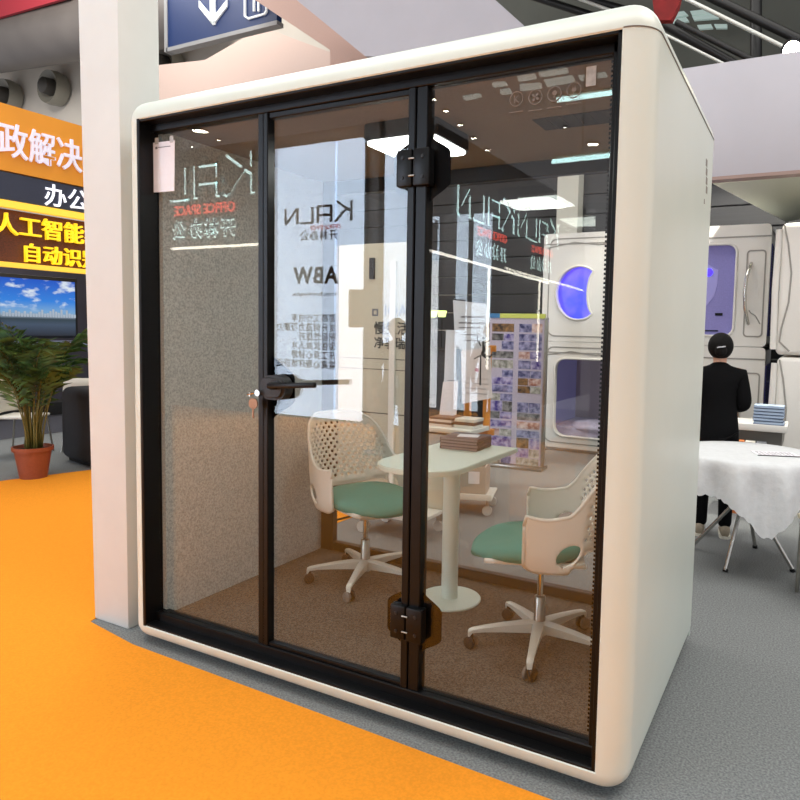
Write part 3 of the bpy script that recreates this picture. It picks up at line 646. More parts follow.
for s_, sz, px, m_, k_ in TXT:
    c = at('y', 2.249, *px); text('lettering', s_, sz, m_, (c.x, -.004, c.z), RF, t, .001, .008 if m_ is INK else .002)
c = at('y', 2.249, 376, 316); fin('logo_mark', plate([(c.x - .035, c.z), (c.x + .02, c.z), (c.x + .02, c.z + .055), (c.x - .035, c.z + .055)], [[(c.x - .022, c.z + .012), (c.x + .007, c.z + .012), (c.x + .007, c.z + .042), (c.x - .022, c.z + .042)]], -.004, .003), INKG, t)
c = at('y', 2.249, 394, 380); box('label_plate', (c.x - .035, -.005, c.z - .055), (c.x + .04, 0, c.z + .035), mat('label_pale', (206, 204, 190), .6), t); box('label_bar', (c.x - .03, -.008, c.z + .005), (c.x + .012, -.004, c.z + .02), INK, t)
for x, y_ in ((-.17, -.28), (.3, -.28), (-.17, .03), (.3, .03)):
    cs = empty('caster'); cs.parent = t; cs.location = (x, y_, 0)
    for q in (-1, 1): tube('wheel', [(0, q * .008, .04), (0, q * .03, .04)], .04, mat('caster_grey', (190, 186, 178), .4), cs, 20)
    box('bracket', (-.02, -.02, .05), (.02, .02, .14), STEEL, cs, .003)
# white cart with crate
c = at('y', 2.75, 475, 520)
t = thing('white_trolley', 'low white trolley tray carrying a grey crate seen under the pod table', 'trolley', (.17, 2.92, 0), math.radians(18))
box('tray', (-.26, -.2, .13), (.26, .2, .15), CABW, t, .004); box('tray_lip', (-.26, -.21, .13), (.26, -.198, .18), CABW, t, .003)
for x in (-.22, .22):
    for y_ in (-.16, .16): tube('wheel', [(x, y_ - .015, .04), (x, y_ + .015, .04)], .04, MATS['caster_grey'], t, 18); tube('fork', [(x, y_, .05), (x, y_, .13)], .01, STEEL, t, 8)
t = thing('crate', 'grey crate with white label on the low white trolley', 'crate', (.17, 2.92, .152), math.radians(18))
bm = plate(rrect(.38, .26, .015, 3, 0, .13), [], -.15, .3); bm.free()
bm = bmesh.new(); addbox(bm, (-.2, -.15, 0), (.2, -.138, .24), .003); addbox(bm, (-.2, .138, 0), (.2, .15, .24), .003); addbox(bm, (-.2, -.138, 0), (-.188, .138, .24), .003); addbox(bm, (.188, -.138, 0), (.2, .138, .24), .003); addbox(bm, (-.188, -.138, 0), (.188, .138, .012)); fin('body', bm, mat('crate_grey', (176, 170, 160), .6, var=.04), t)
box('label', (.06, -.153, .1), (.15, -.15, .2), PAPER, t)
t = thing('plastic_bag', 'crumpled brown bag standing inside the grey crate', 'bag', (.14, 2.93, .166)); bm = bmesh.new(); bmesh.ops.create_icosphere(bm, subdivisions=3, radius=.11)
for v in bm.verts: v.co = Vector((v.co.x * 1.1, v.co.y * .8, max(0, v.co.z + .11) * 1.7)) * (1 + random.uniform(-.09, .09))
fin('bag', bm, mat('brown_bag', (96, 66, 50), .5, var=.3, scale=12), t)
# wooden display counter/stand, leaflets
WOOD = mat('orange_wood', (226, 150, 62), .5, var=.08, scale=6, squash=(1, 1, .2))
t = thing('wooden_stand', 'orange wooden stand holding leaflets beyond the pod', 'stand', (.02, 3.7, 0))
for px_ in (466, 485):
    x = at('y', 3.7, px_, 430).x - .02; box('leg', (x - .03, 0, 0), (x + .03, .05, 1.35), WOOD, t, .004)
for z in (.5, 1.3): box('crossbar', (at('y', 3.7, 458, 430).x - .02, .05, z), (at('y', 3.7, 491, 430).x - .02, .08, z + .06), WOOD, t, .004)
box('counter', (-.62, -.42, .56), (.02, -.02, .60), CABW, t, .004); 
for x in (-.58, -.06): box('counter_leg', (x, -.38, 0), (x + .04, -.34, .56), WOOD, t, .004)
def bookpile(prefix, n, x, y_, z, w_, d_, th, m1, grp, cat='book', name='brochure', rz=0):
    for k in range(n):
        lab = ['lowest', 'second lowest', 'third', 'fourth', 'fifth', 'sixth'][k] if k < n - 1 else 'topmost'
        t = thing(name, '%s, %s of its pile' % (prefix, lab), cat, (x + random.uniform(-.006, .006), y_, z + k * th), rz + random.uniform(-.05, .05), grp)
        box('cover', (-w_ / 2, -d_ / 2, 0), (w_ / 2, d_ / 2, th * .94), m1[k % len(m1)], t, .0015)
PK = mat('cream_pages', (226, 208, 196), .7, var=.05, squash=(1, 1, 30)); BRN = mat('brown_cover', (120, 88, 70), .5, var=.1)
bookpile('cream brochure on the counter behind the pod', 4, -.32, 3.50, .601, .24, .26, .022, [PK, BRN], 'cream brochures on the far counter')
bookpile('white boxed book beside the wooden stand', 3, -.08, 3.48, .601, .2, .2, .03, [CABW, BRN, CABW], 'white boxed books on the far counter')
PB2 = mat('poster_bluewhite', (214, 224, 234), .6, var=.02)
def poster(name, label, px, y_, th=.006, m_=PB2, lines=(), cat='poster'):
    pts = [at('y', y_, *p) for p in px]; c = pts[0].copy(); t = thing(name, label, cat, c)
    prism('sheet', [p - c for p in pts], (0, th, 0), m_, t)
    bm = bmesh.new()
    for (x0, y0, x1, y1) in lines:
        a = at('y', y_, x0, y0) - c; b = at('y', y_, x1, y1) - c; addbox(bm, (min(a.x, b.x), -.003, min(a.z, b.z)), (max(a.x, b.x), 0, max(a.z, b.z)))
    if lines: fin('print', bm, INKG, t)
    else: bm.free()
    return t
poster('leaflet', 'pale leaflet sheet hanging on the wooden stand, upper one with printed lines', [(453, 300), (486, 304), (490, 346), (466, 352), (455, 345)], 3.62, lines=[(461, 316, 484, 318), (459, 322, 485, 324), (459, 327, 480, 328.5), (462, 334, 480, 335.5), (463, 340, 482, 341.5)])
poster('leaflet', 'large pale leaflet with red emblem, lower right on the wooden stand', [(461, 351), (490, 347), (492, 398), (462, 404)], 3.58, m_=PAPER, lines=[(466, 378, 488, 379), (465, 383, 488, 384), (465, 388, 486, 389), (465, 393, 487, 394)])
c = at('y', 3.575, 477, 370); tag(lathe('round_badge', [(0, .004), (.018, .004), (.018, 0), (0, 0)], mat('emblem_red', (190, 40, 60), .5), None), 'small red round emblem sticker on the large pale leaflet', 'sticker'); o = bpy.data.objects['round_badge']; o.location = c; o.rotation_euler = (pi / 2, 0, 0)
poster('leaflet', 'narrow blue-white leaflet at the left of the wooden stand', [(446, 330), (456, 330), (456, 408), (443, 408)], 3.66, lines=[(448, 380, 455, 381)])
poster('leaflet', 'white blank paper sheet leaning in front of the wooden stand', [(443, 382), (458, 381), (456, 415), (439, 418)], 3.55, m_=PAPER)
# small skier figure on the board
t = thing('figurine', 'small dark cut-out figure with a raised pole on the leaflet stand', 'figurine', at('y', 3.5, 485, 350)); c = t.location.copy()
bm = bmesh.new(); P_ = lambda x, y_: at('y', 3.5, x, y_) - c
addtube(bm, [P_(483, 341), P_(484, 350), P_(482, 354)], [.008, .017, .014], 8); addtube(bm, [P_(482, 354), P_(487, 359), P_(486, 365)], [.013, .01, .006], 8); addtube(bm, [P_(482, 354), P_(490, 357), P_(492, 354)], [.013, .009, .006], 8); addtube(bm, [P_(483, 344), P_(490, 340)], .005, 6); addtube(bm, [P_(481, 346), P_(477, 339), P_(478, 336)], .006, 6)
bmesh.ops.create_icosphere(bm, subdivisions=2, radius=.013, matrix=Matrix.Translation(P_(483.5, 338))); addtube(bm, [P_(474, 359), P_(483, 354)], .004, 6); addbox(bm, P_(480, 358) + Vector((0, 0, -.25)), P_(481, 356) + Vector((0, .01, 0))); fin('figure', bm, INK, t, smooth=True)
# two greenish lamps
for i, x in enumerate((432.5, 442)):
    c = at('y', 6.5, x, 317); t = thing('small_lamp', ['left', 'right'][i] + ' one of two small greenish glowing lamps seen through the pod', 'lamp', c, 0, 'small glowing lamps beyond the pod')
    lathe('lamp_shade', [(.0, .09), (.07, .09), (.05, .0), (0, 0)], mat('lamp_green', (225, 240, 150), .4, emis=2.2), t, seg=20); tube('stem', [(0, 0, -.45), (0, 0, 0)], .01, BLACK, t, 8); lathe('foot', [(0, -.46), (.06, -.46), (.05, -.44), (0, -.44)], BLACK, t, seg=16)
    struct_z = c.z - .46
t = thing('display_counter', 'dark counter carrying the two small glowing lamps', 'counter', (at('y', 6.5, 437, 317).x, 6.5, 0)); box('body', (-.6, -.2, 0), (.35, .3, struct_z - .03), PLANK, t, .01); box('top', (-.63, -.23, struct_z - .03), (.38, .33, struct_z), BLACKM, t, .004)
# brochure banner with picture tiles
bx0, bx1, bz0, bz1 = -.47, .16, .0, 1.70
t = thing('banner_stand', 'upright banner stand covered with a grid of small colour photographs', 'banner stand', (0, 4.75, 0), math.radians(4))
box('panel', (bx0, 0, .04), (bx1, .02, bz1 - .05), mat('banner_white', (190, 184, 202), .6), t); box('frame_post', (bx1, -.015, 0), (bx1 + .035, .03, bz1 - .05), STEEL, t, .003); box('foot_bar', (bx0 - .02, -.1, 0), (bx1 + .04, .12, .04), STEEL, t, .004)
box('top_bar', (bx0 + .12, -.01, bz1 - .06), (bx1, .03, bz1 - .01), mat('lime', (196, 206, 96), .5, emis=.1), t); box('logo_tab', (bx0, -.01, bz1 - .06), (bx0 + .12, .03, bz1 - .01), mat('logo_blue', (50, 120, 175), .5), t)
TM = [mat('tile%d' % i, a, .6, col2=b, scale=s_, detail=3) for i, (a, b, s_) in enumerate((((60, 44, 130), (190, 184, 220), 18), ((120, 108, 170), (210, 206, 228), 14), ((40, 30, 22), (160, 120, 72), 16), ((92, 60, 30), (226, 196, 160), 18), ((36, 44, 100), (170, 170, 210), 16), ((120, 122, 110), (206, 206, 200), 20), ((40, 40, 44), (150, 150, 150), 16), ((150, 90, 70), (230, 210, 205), 16)))]
bm = bmesh.new()
z = bz1 - .12
rowi = 0
while z > .1:
    h = random.choice((.075, .09, .11)); 
    for (x0, x1) in ((bx0 + .03, bx0 + .29), (bx0 + .345, bx1 - .02)):
        spl = random.choice((1, 2, 2)); xs = [x0, x0 + (x1 - x0) * random.choice((.45, .5, .55)), x1] if spl == 2 else [x0, x1]
        for a, b in zip(xs, xs[1:]):
            if random.random() < .06: continue
            nf = len(bm.faces); addbox(bm, (a, -.004, z - h), (b - .006, 0, z)); bm.faces.ensure_lookup_table(); k = random.choice([0, 1, 2, 3, 4, 5, 0, 6, 7, 2, 4])
            for f in bm.faces[nf:]: f.material_index = k
    z -= h + random.choice((.008, .02, .01)); rowi += 1
fin('photo_grid', bm, TM, t)
struct(box('wall_pillar', (at('y', 7.7, 557, 200).x, 7.7, 0), (at('y', 7.7, 578, 200).x, 7.95, 4.6), mat('pillar_pale', (206, 206, 196), .6, var=.03)))
# ---- sleeping capsules
CPW = mat('capsule_white', (224, 222, 216), .3, var=.01); PUR = mat('capsule_interior', (120, 116, 170), .6, var=.05, emis=.25); BLUE = mat('capsule_blue_light', (60, 40, 255), .4, emis=2.5)
CG = mat('capsule_groove', (150, 148, 142), .5)
def capsule(label, x0, z0, kind):
    w_, h_, y0, d_ = 1.29, 1.335, 6.0, 2.0 - .6
    t = thing('sleeping_capsule', label, 'sleeping capsule', (x0, y0, z0), 0, 'white sleeping capsules'); out = rrect(w_, h_, .05, 4, w_ / 2, h_ / 2)
    if kind == 'window': hole = rrect(.66, 1.02, .10, 6, .62, .62)
    elif kind == 'open': hole = rrect(.82, .98, .14, 6, .60, .64)
    elif kind == 'lowerwin': hole = rrect(.66, .9, .12, 6, .62, .62)
    else:
        cx, cz = .47, .60; hole = [(cx + .30 * cos(a), cz + .33 * sin(a)) for a in [math.radians(q) for q in range(55, 306, 12)]]
        hole += [(cx + .21 - .10 * cos(math.radians(q)), cz + .27 * sin(math.radians(q))) for q in range(-70, 71, 14)]
    bm = plate(out, [hole], 0, .10); fin('front', bm, CPW, t, angle=30)
    bm = bmesh.new(); addbox(bm, (0.01, .10, .01), (.04, d_, h_ - .01)); addbox(bm, (w_ - .04, .10, .01), (w_ - .01, d_, h_ - .01)); addbox(bm, (.01, .10, h_ - .04), (w_ - .01, d_, h_ - .01)); addbox(bm, (.01, .10, .01), (w_ - .01, d_, .04)); addbox(bm, (.01, d_ - .03, .01), (w_ - .01, d_, h_ - .01)); fin('body', bm, CPW, t)
    bm = bmesh.new(); addbox(bm, (.045, .101, .045), (w_ - .045, .106, h_ - .045)); 
    if kind == 'open':
        bm.free(); bm = bmesh.new(); addbox(bm, (.05, .3, .06), (w_ - .05, d_ - .05, .24), .03); fin('mattress', bm, mat('bed_white', (206, 200, 224), .8, var=.15, scale=12, bump=.8), t, smooth=True)
        bm = bmesh.new(); bmesh.ops.create_icosphere(bm, subdivisions=3, radius=1)
        for v in bm.verts: v.co = Vector((.62 + v.co.x * .33, .45 + v.co.y * .22, .24 + v.co.z * .09 + .015 * sin(v.co.x * 13) * cos(v.co.y * 9)))
        fin('quilt', bm, MATS['bed_white'], t, smooth=True)
        bm = bmesh.new(); addbox(bm, (.045, d_ - .06, .045), (w_ - .045, d_ - .04, h_ - .045)); fin('back_panel', bm, mat('capsule_pinkish', (190, 170, 176), .6, var=.04), t)
        box('side_lining', (.042, .11, .042), (.05, d_ - .05, h_ - .045), PUR, t)
    elif kind == 'moon':
        fin('window', bm, mat('moon_glow', (50, 60, 235), .3, emis=1.1, col2=(110, 90, 250), scale=3), t)
    else:
        fin('window', bm, PUR, t)
        pts = [(.30, .09), (.47, .78), (.47, .78)]
        bm = bmesh.new(); addprism(bm, [Vector((x, .095, z)) for x, z in ((.35, .40), (.60, .40), (.72, .56), (.75, .70), (.75, .86), (.72, .87), (.58, .96), (.35, .96))], (0, .005, 0)); fin('inner_panel', bm, mat('capsule_inner', (140, 136, 190), .5, emis=.3), t)
        bm = bmesh.new(); addbox(bm, (.74, .088, .34), (.82, .1, .37)); addbox(bm, (.42, .088, .16), (.78, .1, .175)); fin('controls', bm, BLACK, t)
        lathe('blue_lamp', [(0, .03), (.035, .02), (.045, 0)], BLUE, t, seg=16).matrix_local = Matrix.Translation((.65, .095, .83)) @ Matrix.Rotation(pi / 2, 4, 'X')
    # rim around the opening
    bm = bmesh.new(); hp = [Vector((x, -.004, z)) for x, z in hole]; addtube(bm, hp + [hp[0]], .014, 6, False); fin('opening_rim', bm, CPW, t, smooth=True)
    if kind != 'open' and kind != 'moon':
        tube('handle', [(1.10, .0, .25), (1.095, -.05, .28), (1.065, -.075, .42), (1.055, -.08, .58), (1.065, -.075, .74), (1.095, -.05, .88), (1.10, 0, .91)], .018, CHROME, t, 12)
        bm = plate(rrect(.2, .95, .04, 4, 1.15, .58), [rrect(.17, .92, .03, 4, 1.15, .58)], -.006, .006); fin('recess_outline', bm, CG, t)
        tube('curved_groove', [(1.22, -.002, .25), (1.17, -.002, .34), (1.12, -.002, .37), (1.10, -.002, .40)], .006, CG, t, 6)
    if kind == 'moon' or kind == 'open':
        tube('curved_groove', [(.05, -.002, 1.16), (.4, -.002, 1.22), (.7, -.002, 1.18), (.95, -.002, 1.2)], .007, CG, t, 6)
        bm = plate(rrect(w_ - .14, h_ - .12, .1, 4, w_ / 2, h_ / 2), [rrect(w_ - .17, h_ - .15, .09, 4, w_ / 2, h_ / 2)], -.004, .004); fin('front_groove', bm, CG, t)
    bm = bmesh.new(); addbox(bm, (-.004, -.006, h_ - .14), (w_ + .004, 0, h_ - .125)); fin('top_groove', bm, CG, t)
    bm = bmesh.new(); addbox(bm, (w_ - .008, .12, .12), (w_ + .012, d_ - .2, h_ - .2), .03); fin('side_window', bm, mat('smoked_glass', (60, 60, 110), .15, emis=.05), t)
struct(box('trim_1', (-.36, 6.05, 0), (2.3, 7.35, .04), mat('plinth_white', (190, 188, 182), .5)))
capsule('white capsule with glowing blue crescent window, above the open bed capsule', -.345, 1.385, 'moon'); capsule('open white capsule with purple-lit bedding, below the crescent window', -.345, .045, 'open')
capsule('white capsule with purple window and chrome handle above the person in black', .97, 1.385, 'window'); capsule('lower white capsule with chrome handle behind the person in black', .97, .045, 'lowerwin')
def capside(label, z0, z1, x0=2.45):
    t = thing('sleeping_capsule', label, 'sleeping capsule', (x0, 4.95, z0), 0, 'white sleeping capsules')
    bm = bmesh.new(); addbox(bm, (0, 0, 0), (1.3, 1.3, z1 - z0), .05, 4); fin('body', bm, CPW, t, angle=40); h = z1 - z0
    tube('curved_groove', [(.02, -.002, h * .98), (.06, -.003, h * .84), (.10, -.003, h * .62), (.09, -.003, h * .4), (.04, -.003, h * .2), (.03, -.003, h * .1), (.12, -.003, h * .03)], .008, CG, t, 6)
    tube('edge_rim', [(-.02, .03, .05), (-.03, .03, h * .5), (-.02, .03, h - .06)], .03, CPW, t, 8)
capside('white capsule at the right picture edge, upper of its stack', 1.33, 2.56, 2.40); capside('white capsule at the right picture edge, lower of its stack', .02, 1.31, 2.42)
# shelf with blue-white books
t = thing('wall_shelf', 'small white shelf counter behind the person in black', 'shelf', (2.1, 4.2, 0)); box('top', (-.05, -.1, .70), (.46, .3, .76), CPW, t, .01); box('body', (.0, 0, 0), (.42, .25, .70), mat('shelf_body', (120, 118, 112), .6), t)
bm = bmesh.new(); 
for i, c_ in enumerate(((206, 170, 60), (180, 90, 60), (150, 150, 160), (90, 120, 170))):
    pass
bm.free()
BLB = mat('book_bluewhite', (176, 196, 220), .6, var=.05, squash=(1, 1, 30)); NAV = mat('book_navy', (60, 74, 110), .5, var=.05)
for k in range(6):
    t = thing('book', 'blue-white book, %s of the pile on the white shelf' % ['lowest', 'second lowest', 'third from bottom', 'third from top', 'second from top', 'topmost'][k], 'book', (2.41 + random.uniform(-.006, .006), 4.2, .7605 + k * .027), random.uniform(-.03, .03), 'blue-white books on the white shelf')
    box('pages', (-.115, -.08, .003), (.115, .08, .023), BLB, t); box('cover', (-.118, -.083, 0), (.118, .083, .004), NAV, t)
for k in range(3):
    t = thing('small_box', '%s small box on the floor under the white shelf' % ['orange', 'pale', 'grey'][k], 'box', (2.20 + k * .085, 4.05, 0)); box('body', (-.038, -.05, .0), (.038, .05, .62), [mat('box_orange', (210, 120, 60), .5), mat('box_pale', (220, 216, 206), .5), mat('box_grey', (120, 124, 130), .5)][k], t, .003)
# ================================================================ ROUND TABLE WITH CLOTH
TC = Vector((2.37, 2.66, 0)); RT = .43
t = thing('round_table', 'round folding table with splayed steel legs under a white cloth', 'table', TC)
lathe('tabletop', [(0, .725), (RT - .01, .725), (RT - .005, .735), (RT - .01, .745), (0, .745)], mat('ply', (170, 150, 120), .6), t)
feet = [(2.284, 2.45), (2.668, 2.677), (2.417, 3.079), (2.02, 2.83)]
lathe('hub', [(0, .40), (.05, .40), (.06, .43), (.05, .47), (0, .48)], BLACK, t, seg=20)
for fx, fy in feet:
    f = Vector((fx, fy, 0)) - TC; d = f.normalized(); l_ = tube('leg', [d * .04 + Vector((0, 0, .44)), f + Vector((0, 0, .012))], .013, CHROME, t, 12)
    tube('foot_cap', [f + Vector((0, 0, 0)), f + Vector((0, 0, .02)) - d * .008], .017, BLACK, l_, 10); tube('upper_strut', [d * -.04 + Vector((0, 0, .44)), -d * .3 + Vector((0, 0, .73))], .011, CHROME, t, 10)
CL = mat('tablecloth_fabric', (218, 221, 222), .75, var=.03, scale=30, bump=.9)
bm = bmesh.new(); SQ = .66; rot = math.radians(-71 - 45); NA = 220; rows = []
for j in range(4): rows.append([bm.verts.new(TC + Vector((RT * (j + 1) / 4.0 * cos(2 * pi * k / NA), RT * (j + 1) / 4.0 * sin(2 * pi * k / NA), .748))) for k in range(NA)])
cen = bm.verts.new(TC + Vector((0, 0, .748)))
for j in range(1, 15):
    rw = []
    for k in range(NA):
        a = 2 * pi * k / NA; b = a - rot; e = SQ / max(abs(cos(b)), abs(sin(b))); e = min(e, SQ * 1.32); drop = (e - RT) * (j / 14) ; 
        tot = e - RT; sc = .013 * abs(sin(k / NA * pi * 62)) if j == 14 else 0
        fold = sin(a * 11 + .6 * sin(3 * a)) * .034 * min(1, drop / .18) + sin(a * 23) * .008 * min(1, drop / .15)
        rr = RT + .006 + .012 * min(1, drop / .05) + fold * .9 + .0 + .10 * drop * (tot / .45) * .5
        rw.append(bm.verts.new(TC + Vector((rr * cos(a), rr * sin(a), .748 - max(0, drop * .97 - .004) - sc))))
    rows.append(rw)
for k in range(NA): bm.faces.new((cen, rows[0][k], rows[0][(k + 1) % NA]))
for a, b in zip(rows, rows[1:]):
    for k in range(NA): bm.faces.new((a[k], b[k], b[(k + 1) % NA], a[(k + 1) % NA]))
tag(fin('tablecloth', bm, CL, None, smooth=True), 'white damask tablecloth with scalloped hem draped over the round table', 'tablecloth')
c = at('z', .75, 775, 454); t = thing('printed_sheet', 'white printed sheet lying on the round tablecloth', 'paper', (c.x, c.y, .7495), math.radians(20))
box('sheet', (-.13, -.08, 0), (.13, .08, .004), PAPER, t); bm = bmesh.new()
for i in range(4):
    for j in range(9): addbox(bm, (-.11 + j * .025, -.06 + i * .032, .004), (-.11 + j * .025 + random.uniform(.008, .018), -.05 + i * .032, .0048))
fin('print', bm, INKG, t); box('dark_edge', (-.13, -.083, 0), (.13, -.08, .005), INK, t)
# chair cut by the right picture edge
a = at('z', 0, 795, 590); t = thing('steel_chair', 'steel chair with cream armrest cut off by the right picture edge', 'chair', (a.x + .01, a.y - .03, 0), math.radians(-62))
hz = .40
for x, y_ in ((0, 0), (.42, 0), (0, .4), (.42, .4)): tube('leg', [(x, y_, 0), (x + .01, y_, .44 if x else .45)], .011, STEEL, t, 10)
box('seat', (.0, -.01, .44), (.43, .41, .47), BLACKM, t, .012); tube('armrest', [(.01, -.02, .46), (.012, .4, .462)], .016, mat('cream_pad', (226, 214, 184), .5), t, 12); tube('back_frame', [(.42, 0, .46), (.46, 0, .82), (.46, .4, .82), (.42, .4, .46)], .011, STEEL, t, 10)
# ================================================================ PEOPLE
SKIN = mat('skin', (206, 160, 136), .55, var=.03); HAIR = mat('black_hair', (12, 10, 10), .75, var=.3, scale=40, spec=.2, squash=(4, 4, .5), bump=.6); SUIT = mat('black_suit', (8, 8, 10), .9, var=.15, scale=90, spec=.15)
SHOE = mat('shoe_taupe', (156, 144, 124), .6, var=.08); SOLE = mat('shoe_sole', (224, 220, 206), .6)
def skin_mesh(name, verts, edges, radii, m_, parent, root=0, sub=2, flat=None):
    me = bpy.data.meshes.new(name); me.from_pydata(verts, edges, []); me.update(); o = link(name, me, m_, parent)
    md = o.modifiers.new('skin', 'SKIN'); md.use_smooth_shade = True; md.use_x_symmetry = False; sv = me.skin_vertices[0].data
    for i, rr in enumerate(radii): sv[i].radius = rr if isinstance(rr, tuple) else (rr, rr)
    sv[root].use_root = True; s2 = o.modifiers.new('sub', 'SUBSURF'); s2.levels = sub; s2.render_levels = sub
    bpy.context.view_layer.update(); nm = bpy.data.meshes.new_from_object(o.evaluated_get(bpy.context.evaluated_depsgraph_get())); o.modifiers.clear(); o.data = nm
    for p in nm.polygons: p.use_smooth = True
    return o
def person(label, loc, rz, H=1.52, bend=.05, arms='front'):
    t = thing('person', label, 'person', loc, rz); k = H / 1.6     # faces +y in its own frame
    V = []; E = []; Rr = []
    def v(x, y_, z, rr, par=None):
        V.append((x * k, y_ * k, z * k)); Rr.append(rr if isinstance(rr, tuple) else (rr * k, rr * k)); i = len(V) - 1
        if isinstance(Rr[-1], tuple) and isinstance(rr, tuple): Rr[-1] = (rr[0] * k, rr[1] * k)
        if par is not None: E.append((par, i))
        return i
    P0 = v(0, 0, .86, (.13, .10)); P1 = v(0, .0, .98, (.12, .09), P0); P2 = v(0, .01, 1.12, (.125, .095), P1); P3 = v(0, .01, 1.25, (.13, .095), P2); N0 = v(0, .015, 1.325, .055, P3); N1 = v(0, .03, 1.37, .05, N0)
    H0 = v(0, .045, 1.42, (.062, .07), N1); H1 = v(0, .04, 1.48, (.074, .088), H0); H2 = v(0, .035, 1.53, (.062, .07), H1)
    hands = []
    for s in (-1, 1):
        a = v(s * .155, .01, 1.275, .052, P3); 
        if arms == 'front': b = v(s * .20, -.02, 1.04, .042, a); c_ = v(s * .13, .2, 1.0, .03, b); d = v(s * .07, .26, 1.02, .024, c_)
        else: b = v(s * .215, -.02, 1.04, .042, a); c_ = v(s * .225, .04, .82, .028, b); d = v(s * .22, .06, .76, .024, c_)
        hands.append(((V[c_]), V[d], s))
        h = v(s * .085, 0, .80, .085, P0); kn = v(s * .09, .02, .46, .055, h); an = v(s * .09, -.01, .09, .036, kn); v(s * .095, .10, .045, .032, an)
    body = skin_mesh('body', V, E, Rr, SKIN, t)
    for (w_, h_, s) in hands:          # palm and five fingers
        w_ = Vector(w_); h_ = Vector(h_); d = (h_ - w_).normalized(); up = Vector((0, 0, 1)) if abs(d.z) < .7 else Vector((0, 1, 0)); sd = d.cross(up).normalized(); nn = sd.cross(d)
        hv = [tuple(h_ - d * .01), tuple(h_ + d * .045 * k)]; he = [(0, 1)]; hr = [(.022 * k, .016 * k), (.026 * k, .013 * k)]
        for q, L_ in enumerate((.062, .07, .066, .052)):
            o_ = (q - 1.5) * .016 * k; b = h_ + d * .05 * k + sd * o_; i = len(hv)
            hv += [tuple(b), tuple(b + d * L_ * .5 * k - nn * .008), tuple(b + d * L_ * .85 * k - nn * .03 * k)]; he += [(1, i), (i, i + 1), (i + 1, i + 2)]; hr += [.0085 * k, .008 * k, .0065 * k]
        i = len(hv); b = h_ + sd * -s * .022 * k; hv += [tuple(b), tuple(b + (d * .03 - sd * s * .02) * k), tuple(b + (d * .055 - sd * s * .018) * k)]; he += [(0, i), (i, i + 1), (i + 1, i + 2)]; hr += [.011 * k, .009 * k, .007 * k]
        skin_mesh('hand', hv, he, hr, SKIN, body, 0, 1)
    # face details
    bm = bmesh.new(); addtube(bm, [Vector((0, .12, 1.475)) * k, Vector((0, .145, 1.445)) * k, Vector((0, .125, 1.438)) * k], [.006, .012, .01], 8); fin('nose', bm, SKIN, body, smooth=True)
    for s in (-1, 1):
        bm = bmesh.new(); bmesh.ops.create_uvsphere(bm, u_segments=12, v_segments=8, radius=.011 * k, matrix=Matrix.Translation(Vector((s * .03, .117, 1.478)) * k)); fin('eye', bm, mat('eye_white', (230, 226, 222), .2), body, smooth=True)
        bm = bmesh.new(); bmesh.ops.create_uvsphere(bm, u_segments=12, v_segments=8, radius=.02 * k, matrix=Matrix.Translation(Vector((s * .079, .035, 1.465)) * k) @ Matrix.Diagonal((.45, .8, 1.35, 1))); fin('ear', bm, SKIN, body, smooth=True)
    bm = bmesh.new(); addtube(bm, [Vector((-.022, .118, 1.42)) * k, Vector((0, .126, 1.419)) * k, Vector((.022, .118, 1.42)) * k], [.003, .006, .003], 8); fin('mouth', bm, mat('lips', (170, 96, 90), .5), body, smooth=True)
    # hair
    bm = bmesh.new(); bmesh.ops.create_icosphere(bm, subdivisions=4, radius=1)
    for q in bm.verts:
        p = q.co.copy(); z = 1.485 + p.z * .105; y_ = .03 + p.y * .108; x = p.x * .094
        if y_ > .03 and z < 1.515 + (y_ - .03) * .2: y_ = .03 + (y_ - .03) * .35; x *= .85
        q.co = Vector((x, y_, max(z, 1.385))) * k
    hr_ = fin('hair', bm, HAIR, t, smooth=True)
    bm = bmesh.new(); bmesh.ops.create_icosphere(bm, subdivisions=3, radius=.045 * k, matrix=Matrix.Translation(Vector((0, -.088, 1.45)) * k)); fin('hair_bun', bm, HAIR, hr_, smooth=True)
    tube('hair_clip', [Vector((-.03, -.127, 1.475)) * k, Vector((0, -.135, 1.48)) * k, Vector((.03, -.127, 1.485)) * k], .005 * k, mat('hair_clip', (190, 190, 195), .3), hr_, 8)
    # jacket
    V = []; E = []; Rr = []
    J00 = v(0, -.005, .66, (.185, .14)); J0 = v(0, -.005, .78, (.18, .135), J00); J1 = v(0, 0, .92, (.165, .125), J0); J2 = v(0, .0, 1.04, (.145, .112), J1); J3 = v(0, .005, 1.16, (.158, .118), J2); J4 = v(0, .005, 1.27, (.14, .10), J3); J5 = v(0, .012, 1.33, (.08, .07), J4); J6 = v(0, .018, 1.365, (.062, .06), J5)
    for s in (-1, 1):
        a = v(s * .15, .008, 1.262, .072, J4)
        if arms == 'front': b = v(s * .192, -.02, 1.04, .058, a); v(s * .14, .185, 1.0, .044, b)
        else: b = v(s * .225, -.02, 1.04, .058, a); v(s * .235, .035, .83, .044, b)
    skin_mesh('jacket', V, E, Rr, SUIT, t)
    V = []; E = []; Rr = []; Q = v(0, 0, .88, (.135, .10))
    for s in (-1, 1): h = v(s * .085, 0, .76, .092, Q); kn = v(s * .09, .018, .45, .066, h); v(s * .09, -.005, .20, .056, kn); v(s * .09, -.005, .07, .055, len(V) - 1)
    skin_mesh('trousers', V, E, Rr, SUIT, t)
